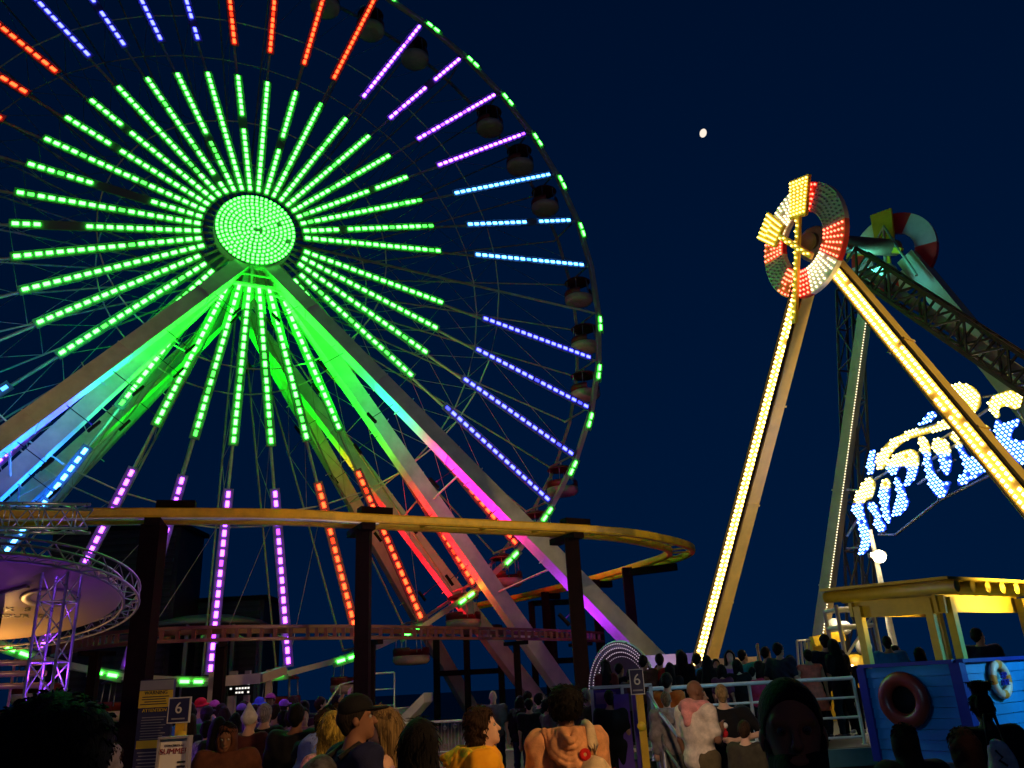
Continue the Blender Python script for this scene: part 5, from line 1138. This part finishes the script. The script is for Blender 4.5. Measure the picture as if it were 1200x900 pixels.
    if hair == 'hump': v.ell(hd(0, -.01, .13), (.15, .16, .14), .03, R=Rh); v.cone(hd(0, -.08, .05), hd(0, -.07, -.06), .09, .07, .05); n_ = Rh @ V(0, .9, -.42); v.cut(n_, float(np.dot(n_, hd(0, .07, .115)))); v.folds(.005, int(px), 1., 2.4)
    if hair not in ('bald',):
        me = v.mesh(nm, hm, xf); ho = link(nm, me, t) if me else None
        if ho and d < 9.5 and nm == 'hair' and hair != 'buzz':
            co_ = np.zeros(len(me.vertices)*3, np.float32); me.vertices.foreach_get('co', co_); co_ = co_.reshape(-1, 3); no_ = np.array([q.normal for q in me.vertices]); mb = MB(); rg = np.random.default_rng(int(px)); hcen = xf(np.array([hd(0, 0, .16)]))[0]
            for i_ in rg.choice(len(co_), min(520 if d < 4 else 330, len(co_)), replace=False):
                q, n_ = co_[i_].astype(float), no_[i_]; dn_ = unit((q-hcen)*(.6 if hair in ('afro', 'hump', 'curly') else .25)+V(0, 0, -1)*(.5 if hair in ('afro', 'hump') else 1)+rg.normal(0, .35, 3)); tg_ = unit(dn_-np.dot(dn_, n_)*n_); L_ = s*rg.uniform(.03, .085)*(.35 if hair == 'hump' else .55 if hair in ('short', 'spiky', 'cap') else .7 if hair in ('afro', 'curly') else 1); o_ = unit(n_+rg.normal(0, .4, 3))
                pts = [q-n_*.004, q+tg_*L_*.4+n_*.003+o_*.002, q+tg_*L_*.75+n_*.003+o_*.005, q+tg_*L_+o_*.009]; mb.tube(pts, .003, 3, 0, False, [.0035, .0035, .0028, .001])
            so2 = obj('loose_strands', mb, hm, ho); so2['kind'] = 'stuff'
    return dict(t=t, xf=xf, s=s, shirt=shirt, hd=hd, xh=xh, p=p, W=Wr, Hd=Hd, sw=sw, face=face, wr=lambda i, k=.1: xf(np.array([Wr[i]+Hd[i]*k]))[0], pt=lambda x, y, z: xf(np.array([[x, y, z]]))[0], dir=lambda x, y, z: xf(np.array([[x, y, z]]))[0]-xf(np.array([[0, 0, 0.]]))[0])
def phone(P, i, label, bright=1.1, tilt=(0, .5, .85), side=False, col=(.8, .85, 1)):
    c = P['wr'](i, .09)+P['dir'](0, .03, .02)/P['s']; u = unit(P['dir'](*tilt)); x = unit(P['dir'](1, 0, 0)) if not side else unit(P['dir'](0, 1, 0)); n_ = unit(np.cross(x, u))
    t = thing('phone', c, label, 'phone', None); mb = MB(); mb.box(c, x*.037, u*.075, n_*.004, 0); obj('case', mb, BLACK, t)
    e = np.asarray(P['xh'](0, .1, .1)); sgn = 1 if np.dot(e-c, n_) > 0 else -1; mb = MB(); mb.box(c+n_*sgn*.0052, x*.034, u*.070, n_*.001, 0); obj('screen', mb, glow('screen_%d' % int(bright*10), col, bright), t)
# ------------------------------------------------------------------ the crowd
PINKP = paint('cloth_pink_print', (.62, .28, .36), .85, 0, .45, 40, .05, .2); TIED = paint('cloth_tiedye', (.75, .40, .03), .85, 0, .55, 9, .05, .2); TANP = paint('cloth_tan_print', (.42, .22, .12), .85, 0, .5, 34, .05, .2); GREYP = paint('cloth_grey_print', (.22, .2, .2), .85, 0, .6, 26, .05, .2)
def tiedye():
    mt = paint('cloth_tiedye_hoodie', (.88, .42, .02), .85, 0, .1, 5, .06, .2); rp = [q for q in mt.node_tree.nodes if q.type == 'VALTORGB'][0].color_ramp
    for p_, c_ in ((.30, (.80, .34, .01)), (.52, (.90, .45, .02)), (.60, (.30, .42, .03)), (.66, (.92, .48, .03)), (.72, (.85, .68, .30))):
        e_ = rp.elements.new(p_); e_.color = (*c_, 1)
    return mt
BLK = (.008, .008, .010); DKB = (.012, .014, .03); NAVC = (.01, .013, .05)
BR = (.035, .018, .01); BLH = (.36, .26, .04); BKH = (.006, .005, .005)
if not os.environ.get('NOPEOPLE'):
    # nearest people
    A = person(565, 832, 6.2, 92, 'woman in an orange hoodie with curly brown hair smiling towards the right', 0, 'pale', 'curly', BR, tiedye(), 'hoodie', (.05, .05, .08), 'pants', ('down', 'down'), 12, female=True, turn=-8, res=.008)
    for hx, hy, hz, c in ((.10, -.02, 1.33, (.25, .55, .05)), (.135, .05, 1.28, (.75, .65, .35)), (.13, -.06, 1.24, (.75, .6, .1))): pass
    B = person(655, 810, 6.3, -3, 'person in a tan hoodie seen from behind with a pale bag strap', 0, 'brown', 'afro', BKH, cloth((.62, .30, .14)), 'hoodie', (.05, .05, .07), 'pants', ('down', 'down'), 10, wid=.98, res=.008)
    bag = thing('sling_bag', B['pt'](.12, -.2, 1.1), 'pale sling bag with a red stripe on the tan hoodie back', 'bag'); BAGM = cloth((.62, .48, .30))
    v = Vox((-.1, -.42, .85), (.45, -.06, 1.42), .012); v.cone((.15, -.25, 1.26), (.27, -.22, 1.10), .10, .10, .03); v.folds(.006, 3); link('pouch', v.mesh('pouch', BAGM, B['xf']), bag)
    mb = MB(); mb.tube([B['pt'](*q) for q in ((.13, .16, 1.42), (.14, .02, 1.545), (.15, -.12, 1.52), (.16, -.20, 1.42), (.17, -.225, 1.30), (.18, -.23, 1.2))], .036, 8); obj('strap', mb, BAGM, bag)
    mb = MB(); mb.tube([B['pt'](*q) for q in ((.07, -.31, 1.21), (.14, -.36, 1.24), (.21, -.345, 1.25), (.29, -.31, 1.27))], .016, 6); mb.lathe([(.012, 0), (.03, .012), (.04, 0)], B['pt'](.09, -.285, 1.37), 14, 0, B['dir'](0, -1, 0)); obj('red_trim', mb, cloth((.6, .02, .02)), bag)
    C_ = person(418, 818, 5.6, 55, 'man in a black cap and navy T-shirt with a dark backpack', 0, 'brown', 'cap', (.006, .006, .007), NAVC, 'tee', (.25, .22, .18), 'shorts', ('fwd', 'down'), 4, wid=1.05, turn=25, res=.0085)
    bp_ = thing('backpack', C_['pt'](0, -.25, 1.2), 'dark patterned backpack worn by the man in the black cap', 'backpack')
    v = Vox((-.25, -.42, .8), (.25, -.05, 1.55), .012); v.cone((0, -.22, 1.34), (0, -.24, 1.02), .12, .14, .05); v.cone((0, -.33, 1.12), (0, -.33, 1.0), .08, .09, .03); v.folds(.005, 5); link('pack', v.mesh('pack', paint('pack_print', (.05, .05, .06), .7, 0, .9, 18, .1), C_['xf']), bp_)
    mb = MB()
    for q in (-1, 1): mb.tube([C_['pt'](q*.09, -.14, 1.44), C_['pt'](q*.10, -.02, 1.51), C_['pt'](q*.11, .11, 1.42), C_['pt'](q*.12, .13, 1.25)], .018, 6)
    obj('strap', mb, BLACK, bp_)
    D = person(452, 832, 6.1, -92, 'blonde woman in a mauve tank top holding a lit phone', 0, 'pale', 'long', (.20, .13, .05), (.38, .24, .36), 'tank', (.05, .02, .02), 'skirt', ('phone', 'phone'), -6, female=True, res=.0085); phone(D, 1, 'bright white phone in the hand of the blonde woman in mauve', 1.5)
    E1 = person(485, 848, 5.0, 8, 'bare-shouldered person with very long black hair beside the blonde woman', 0, 'tan', 'long', BKH, (.02, .015, .015), 'tank', (.02, .02, .025), 'pants', ('down', 'down'), 0, female=True)
    F_ = person(396, 838, 6.3, 14, 'yellow-blonde bob-haired woman in a pink print top with black straps', 0, 'pale', 'bob', BLH, PINKP, 'tee', (.1, .06, .04), 'pants', ('down', 'down'), 0, female=True)
    ft = thing('string_bag', F_['pt'](0, -.2, 1.1), 'small black string bag on the pink print top', 'bag'); mb = MB()
    for q in (-1, 1): mb.tube([F_['pt'](q*.10, .1, 1.40), F_['pt'](q*.105, -.02, 1.49), F_['pt'](q*.10, -.13, 1.40), F_['pt'](q*.05, -.17, 1.10)], .011, 6)
    obj('strap', mb, BLACK, ft); v = Vox((-.2, -.34, .85), (.2, -.08, 1.2), .012); v.cone((0, -.19, 1.08), (0, -.20, .95), .09, .10, .03); link('pouch', v.mesh('pouch', BLACK, F_['xf']), ft)
    person(362, 861, 6.8, 60, 'stooping child in a pink and blue hood beside the pink print top', 0, 'tan', 'short', BR, (.14, .20, .52), 'hoodie', (.1, .1, .2), 'pants', ('down', 'phone'), -25, hood='up')
    G_ = person(266, 848, 8.6, 172, 'person in a brown hoodie with white script lettering facing the camera', 0, 'brown', 'short', BKH, (.10, .035, .018), 'hoodie', (.02, .02, .02), 'pants', ('pocket', 'pocket'), -18, wid=1.25, hood='up', res=.009)
    fx_ = unit(G_['dir'](-1, 0, 0)); fn_ = G_['dir'](0, 1, 0)/G_['s']
    textmesh('Loved', .15, G_['pt'](0, .215, 1.23), fx_, UP, SWHT, G_['shirt'], 'lettering', .003, shear=.35, bend=lambda x, y: -x*x*2.2)
    person(311, 826, 11.5, 6, 'tall person with pale grey hair, dark crop top and white trousers', 0, 'pale', 'short', (.35, .30, .30), BLK, 'tee', (.62, .55, .56), 'pants', ('phone', 'down'), 5, wid=1.05)
    person(292, 831, 10.5, 10, 'person in a white pointed hat and maroon top with a long black ponytail', 0, 'pale', 'cone', (.75, .72, .68), (.11, .03, .025), 'tee', BLK, 'pants', ('phone', 'phone'), 8, female=True)
    v = None
    person(256, 843, 11.0, 4, 'person with long black hair and a purple headband behind the brown hoodie', 0, 'tan', 'long', BKH, BLK, 'tee', BLK, 'pants', ('down', 'down'), 8, female=True)
    person(349, 826, 9.6, 2, 'broad man all in black standing with his back turned', 0, 'brown', 'short', BKH, BLK, 'jacket', (.02, .018, .018), 'pants', ('down', 'down'), 12, wid=1.15)
    J = person(368, 834, 8.4, 20, 'brown-haired person bending over a blue phone screen', 0, 'pale', 'short', BR, DKB, 'jacket', BLK, 'pants', ('phone', 'phone'), -20); phone(J, 0, 'phone with a blue screen under the bent brown-haired person', .8, col=(.05, .35, 1))
    person(380, 846, 8.0, -30, 'person in a tan patterned shirt left of the blonde bob', 0, 'tan', 'short', BKH, TANP, 'tee', BLK, 'pants', ('down', 'folded'), 0)
    person(388, 828, 10.5, 40, 'dark-haired man in black behind the blonde bob', 0, 'tan', 'short', BKH, BLK, 'tee', BLK, 'pants', ('up', 'down'), 10)
    person(403, 826, 9.0, 120, 'young man with brown hair behind the man in the black cap', 0, 'pale', 'short', BR, (.3, .28, .27), 'tee', BLK, 'pants', ('down', 'down'), 5)
    person(243, 829, 13.5, 8, 'person in a bright blue jacket with a cap brim in the queue', 0, 'tan', 'cap', (.04, .02, .05), (.01, .035, .42), 'jacket', BLK, 'pants', ('down', 'down'), 10, wid=1.15)
    person(236, 820, 16.0, 20, 'person in a red bucket hat behind the bright blue jacket', 0, 'tan', 'bucket', (.62, .015, .02), (.2, .2, .3), 'tee', BLK, 'pants', ('down', 'down'), 10)
    person(222, 826, 13.0, 15, 'person in a green top beside the left number post', 0, 'brown', 'long', BKH, (.03, .20, .10), 'tee', BLK, 'pants', ('down', 'down'), 8, female=True)
    person(247, 846, 12.0, 30, 'person in a grey patterned top left of the purple headband', 0, 'tan', 'short', BKH, GREYP, 'tee', BLK, 'pants', ('down', 'down'), 8)
    person(378, 862, 9.0, 10, 'short person in black with lowered head beside the tan patterned shirt', 0, 'brown', 'short', BKH, BLK, 'hoodie', BLK, 'pants', ('down', 'down'), -8)
    LQ = [(251, 822, 17, 10, 'person with a pink cap over the bright blue jacket', dict(hair='cap', hc=(.5, .1, .3))), (262, 826, 15.5, 30, 'dark-clad person with short hair behind the brown hoodie wearer', {}), (270, 830, 15, -20, 'person with loose dark hair looking left in the queue', dict(hair='long', female=True)),
          (277, 838, 13, 12, 'person in navy with long dark hair left of the white pointed hat', dict(hair='long', female=True, top=(.02, .03, .14))), (283, 826, 16.5, 0, 'person with a lilac cap in the middle of the queue', dict(hair='cap', hc=(.2, .12, .4))), (290, 822, 18, 40, 'short-haired person behind the white pointed hat', {}),
          (298, 827, 15, -40, 'person in a purple tee turned left behind the pointed hat', dict(top=(.12, .04, .2))), (303, 819, 17.5, 10, 'person with a blue bucket hat in the queue', dict(hair='bucket', hc=(.05, .10, .55))), (318, 814, 18, 170, 'person high at the back wearing a mauve cap', dict(hair='cap', hc=(.3, .05, .22))),
          (322, 826, 14, 8, 'person with a shaved head right of the pale grey hair', dict(hair='buzz', top=(.2, .1, .12))), (327, 834, 12.5, -30, 'person in a faded white top beside the broad man in black', dict(top=(.42, .34, .36))), (332, 821, 16.5, 15, 'person with a violet cap above the broad man in black', dict(hair='cap', hc=(.3, .1, .6))),
          (340, 818, 18.5, 0, 'person with an afro at the back of the queue', dict(hair='afro')), (357, 822, 15, 25, 'person in plum with short hair near the yellowed handrail', dict(top=(.14, .03, .08))), (361, 830, 13, 150, 'small pale-faced person in pink looking back', dict(top=(.4, .14, .2), skin='pale')),
          (374, 818, 17, 10, 'person in black below the yellowed handrail', {}), (395, 815, 18, 60, 'person with a phone below the bright handrail end', dict(arms=('up', 'down'))), (228, 838, 12.5, 6, 'person with long dark hair beside the green top', dict(hair='long', female=True)),
          (344, 832, 12, 100, 'person in profile with a pale tee beside the broad man in black', dict(top=(.25, .2, .24), skin='pale'))]
    for x_, y_, d_, f_, l_, kw in LQ:
        a_ = dict(turn=float(np.random.default_rng(x_).normal(0, 22)), skin=('brown', 'tan', 'pale')[x_ % 3], hair='short', hc=BKH if x_ % 2 else BR, top=BLK if x_ % 3 else DKB, arms=(('down', 'phone', 'pocket')[x_ % 3], 'down'), look=8); a_.update(kw); person(x_, y_, d_, f_, l_, 0., group='people queueing under the wheel', **a_)
    person(128, 872, 6.0, 20, 'person with a grey hood up by the ramp railing', 0, 'tan', 'short', BR, (.30, .27, .32), 'hoodie', BLK, 'pants', ('down', 'down'), -5, hood='up')
    person(44, 842, 2.25, 4, 'near dark rounded head of hair at the bottom left corner', 0, 'dark', 'hump', (.004, .004, .004), BLK, 'tee', BLK, 'pants', ('down', 'down'), 0, res=.012)
    # group in the middle
    person(579, 811, 18.5, 178, 'pale-haired man in a grey top leaning at the ring railing', 0, 'pale', 'bald', BR, (.12, .13, .12), 'tee', DKB, 'pants', ('down', 'down'), 0, wid=1.1)
    person(608, 817, 18.5, 10, 'person with long dark hair at the left of the dark group by the railing', 0, 'tan', 'long', BKH, BLK, 'hoodie', NAVC, 'pants', ('down', 'down'), 0, female=True)
    person(619, 811, 18.8, 50, 'short-haired young man in the dark group looking right', 0, 'pale', 'short', BKH, (.25, .25, .28), 'tee', DKB, 'pants', ('down', 'down'), 8)
    person(623, 819, 17.0, 4, 'person in black with a white collar in front of the dark group', 0, 'tan', 'short', BKH, BLK, 'tee', DKB, 'pants', ('down', 'down'), 0)
    person(632, 813, 17.5, 62, 'man in black looking up at the right of the dark group', 0, 'pale', 'short', BKH, BLK, 'tee', BLK, 'shorts', ('folded', 'folded'), 12)
    person(644, 820, 16.0, 70, 'person with a tiny green light behind the tan hoodie', 0, 'tan', 'short', BKH, (.1, .06, .06), 'tee', BLK, 'pants', ('phone', 'down'), 5)
    person(686, 807, 14.5, 24, 'grey-haired man in an olive jacket gazing up at the wheel', 0, 'pale', 'buzz', (.3, .28, .25), (.075, .07, .03), 'jacket', DKB, 'pants', ('down', 'down'), 18, wid=1.05, turn=15)
    K_ = person(715, 810, 14.2, 4, 'person in a black T-shirt and black shorts holding a bottle of yellow drink', 0, 'tan', 'short', BKH, BLK, 'tee', BLK, 'shorts', ('fwd', 'down'), 4, wid=1.1)
    bt = thing('bottle', K_['wr'](0), 'yellow drink bottle held low beside the black T-shirt', 'bottle'); c_ = K_['wr'](0, .1); mb = MB(); mb.lathe([(0, -.13), (.06, -.13), (.085, -.06), (.085, 0), (.04, .07), (.02, .09), (.02, .13), (0, .13)], c_-UP*.02, 16); obj('flask', mb, cloth((.65, .5, .05)), bt); obj('straw', MB().rod(c_+UP*.1, c_+UP*.3-V(.06, 0, 0), .012, 6), SWHT, bt)
    person(781, 811, 13.3, 12, 'small boy in a grey hoodie and shorts by the sloping rail', 0, 'pale', 'buzz', (.16, .12, .07), (.30, .25, .24), 'hoodie', (.16, .13, .11), 'shorts', ('down', 'down'), 8)
    L_ = person(812, 800, 10.3, 60, 'bald man with a pink towel round his neck and a white T-shirt', 0, 'brown', 'bald', BKH, (.75, .62, .50), 'towel', (.12, .09, .045), 'shorts', ('down', 'phone'), -4, wid=1.2, turn=10)
    c_ = L_['wr'](1, .1); tn = thing('toy', c_, 'small red and white plush toy held by the man with the pink towel', 'toy'); mb = MB(); mb.ball(c_-UP*.05, .055, 0, 6); mb.ball(c_-UP*.12+V(.02, 0, 0), .045, 0, 6); obj('cloth_body', mb, cloth((.6, .02, .03)), tn); obj('patch', MB().ball(c_-UP*.03-V(-.03, .03, 0), .035, 0, 6), SWHT, tn)
    person(848, 803, 11.3, 8, 'broad man in a black T-shirt with cropped blond hair and an arm behind his back', 0, 'pale', 'buzz', (.30, .19, .08), BLK, 'tee', BLK, 'pants', ('down', 'back'), 4, wid=1.3)
    person(827, 806, 12.5, 100, 'person in a grey camouflage shirt between the towel man and the black T-shirt', 0, 'tan', 'short', BKH, GREYP, 'tee', BLK, 'pants', ('down', 'down'), 0)
    person(870, 846, 9.5, 30, 'low crouched dark figure with pale knees beside the near face', 0, 'pale', 'short', BR, (.05, .045, .03), 'tee', (.03, .03, .03), 'shorts', ('down', 'down'), -10)
    M_ = person(918, 803, 2.4, 193, 'near bearded man facing the camera, almost lost in shadow', 0, 'brown', 'buzz', (.004, .003, .003), BLK, 'tee', BLK, 'pants', ('down', 'down'), 4, wid=1.1, res=.0075)
    v = Vox((-.14, -.1, 1.42), (.14, .22, 1.72), .007); v.ell(M_['hd'](0, .045, .01), (.066, .068, .055), .01); v.cone(M_['hd'](0, .085, -.02), M_['hd'](0, .07, -.05), .04, .02, .03); v.cone(M_['hd'](-.066, .0, .08), M_['hd'](-.055, .03, .0), .018, .02, .02); v.cone(M_['hd'](.066, .0, .08), M_['hd'](.055, .03, .0), .018, .02, .02); v.ell(M_['hd'](0, .12, .022), (.022, .03, .009), .004, True); v.folds(.003, 2); link('beard', v.mesh('beard', hairmat((.006, .004, .004)), M_['xf']), M_['t'])
    person(1146, 814, 7.2, 6, 'dark figure with spiked hair carrying a white tote before the bright booth wall', 0, 'dark', 'spiky', BKH, BLK, 'tee', (.55, .52, .46), 'shorts', ('down', 'down'), 0, wid=1.15)
    tt2 = at(1172, 886, 6.9); tb = thing('tote_bag', tt2, 'white tote bag with a dark scribble at the lower right', 'bag'); v = Vox((-.2, -.12, -.3), (.2, .12, .2), .012); v.cone((0, 0, 0), (.01, 0, -.18), .10, .12, .05); v.folds(.008, 4); link('pouch', v.mesh('pouch', cloth((.7, .66, .6)), lambda q: q*V(.95, .6, 1.1)+tt2), tb); obj('print', MB().tube([tt2+V(-.07, -.085, .05), tt2+V(-.03, -.09, .0), tt2+V(-.06, -.09, -.02), tt2+V(-.01, -.095, -.06)], .009, 5), BLACK, tb); obj('strap', MB().tube([tt2+V(-.07, 0, .08), tt2+V(-.05, 0, .3), tt2+V(.03, 0, .3), tt2+V(.06, 0, .08)], .012, 6), BLACK, tb)
    person(1141, 856, 5.2, 10, 'dark hooded figure stooping in front of the booth corner', 0, 'dark', 'short', BKH, (.03, .012, .01), 'hoodie', BLK, 'pants', ('down', 'down'), -12, hood='up')
    person(1058, 852, 6.0, 5, 'dark hooded figure below the red life ring', 0, 'dark', 'short', BKH, BLK, 'hoodie', BLK, 'pants', ('down', 'down'), 0, hood='up')
    # on the raised deck and behind it
    DK = [(712, 774, 17.0, 5, 'long-haired woman in maroon before the arched shell', dict(hair='long', hc=BKH, top=(.12, .02, .025), female=True)), (727, 778, 17.4, 20, 'person in black before the middle of the arched shell', {}), (736, 786, 16.8, 30, 'small person in grey behind the number plate', dict(top=(.1, .1, .1))),
          (752, 769, 16.6, 40, 'man in a brown jacket with pale shoulder marks beside the arched shell', dict(top=(.12, .06, .03), topk='jacket', wid=1.1)), (774, 767, 16.5, 62, 'boy in a red T-shirt on the deck looking right', dict(top=(.42, .02, .012), hair='short')), (785, 778, 16.2, 20, 'child half hidden right of the red T-shirt', dict(hair='long')),
          (797, 763, 16.8, 12, 'woman in black with long black hair on the deck', dict(hair='long', hc=BKH, female=True)), (813, 767, 17.0, 60, 'person in a blue top beside the lit A-frame foot', dict(top=(.01, .16, .42), hc=BKH)), (827, 769, 16.4, 30, 'long dark-haired person before the lit A-frame foot', dict(hair='long', hc=BKH, female=True)),
          (838, 773, 17.5, 150, 'person with a pale cheek turned to the camera on the deck', dict(skin='tan', hair='short')), (852, 763, 16.6, 170, 'bare-shouldered woman in a purple top and glasses', dict(skin='pale', hair='long', top=(.34, .12, .42), topk='tank', female=True)), (867, 774, 16.0, 10, 'person with smooth black hair and pale arms at the rail', dict(hair='bob', hc=BKH, skin='pale', arms=('rail', 'rail'))),
          (873, 762, 17.8, 50, 'person in a teal T-shirt on the deck', dict(top=(.02, .30, .20), hc=BKH, arms=('down', 'up'))), (880, 782, 16.0, 20, 'child in a pink top at the deck rail', dict(top=(.55, .04, .12), hair='short', skin='pale')), (893, 759, 17.0, 40, 'dark-haired person in black left of the tall man', {}),
          (914, 754, 16.2, 50, 'tall man in black with a grey strap across his back', dict(wid=1.25, hc=BKH)), (927, 768, 17.2, 80, 'person with a bare arm beside the coral top', dict(skin='tan', top=(.35, .35, .38), topk='tank')), (944, 762, 16.0, 8, 'person in a long coral dress at the rail', dict(top=(.75, .16, .10), topk='dress', hc=BKH, hair='short', wid=1.15)),
          (962, 745, 16.4, 4, 'tall person in a dark cap with a round emblem on the back', dict(hair='cap', hc=(.01, .01, .012), wid=1.25)), (977, 750, 16.2, -20, 'woman in black with straight black hair beside the dark cap', dict(hair='long', hc=BKH, female=True, arms=('phone', 'down'))), (990, 768, 17.5, 10, 'shorter person in black before the yellow machinery', dict(hair='long', hc=BKH)),
          (905, 772, 18.5, 0, 'short person in navy behind the tall man', dict(top=NAVC)), (768, 780, 18.0, 20, 'person in dark green behind the red T-shirt', dict(top=(.02, .05, .03))), (843, 780, 15.9, 40, 'person in plum at the rail under the purple top', dict(top=(.1, .03, .07), hair='bob')),
          (1037, 746, 15.4, 4, 'man in a blue jacket standing inside the yellow-roofed booth', dict(top=(.01, .10, .22), topk='jacket', hair='buzz', hc=BKH, skin='brown', wid=1.1)), (1050, 757, 16.0, 60, 'person just behind the blue jacket in the booth', {}), (1076, 760, 15.6, 10, 'long-haired person behind the booth with a lit crown of hair', dict(hair='long', hc=BKH)),
          (1148, 737, 14.6, 30, 'dark figure raising a phone behind the bright booth wall', dict(wid=1.2, arms=('down', 'fwd'), hc=BKH))]
    for x_, y_, d_, f_, l_, kw in DK:
        a_ = dict(turn=float(np.random.default_rng(x_).normal(0, 25)), skin=('tan', 'brown', 'tan')[x_ % 3], hair='short', hc=BKH, top=BLK if x_ % 2 else DKB, topk='tee', bot=BLK, arms=(('down', 'rail', 'pocket')[x_ % 3], 'down'), look=6); a_.update(kw); Pn = person(x_, y_, d_, f_, l_, .65, group='people standing on the raised deck', **a_)
        if x_ == 1148: phone(Pn, 1, 'small lit phone raised behind the booth at the right edge', .9)
    ch = thing('child', at(777, 792, 15.8), 'x', 'child'); bpy.data.objects.remove(ch)
    person(777, 790, 14.3, 30, 'child in an orange T-shirt behind the small boy in grey', .12, 'tan', 'short', BKH, (.48, .13, .02), 'tee', BLK, 'pants', ('down', 'down'), 5)
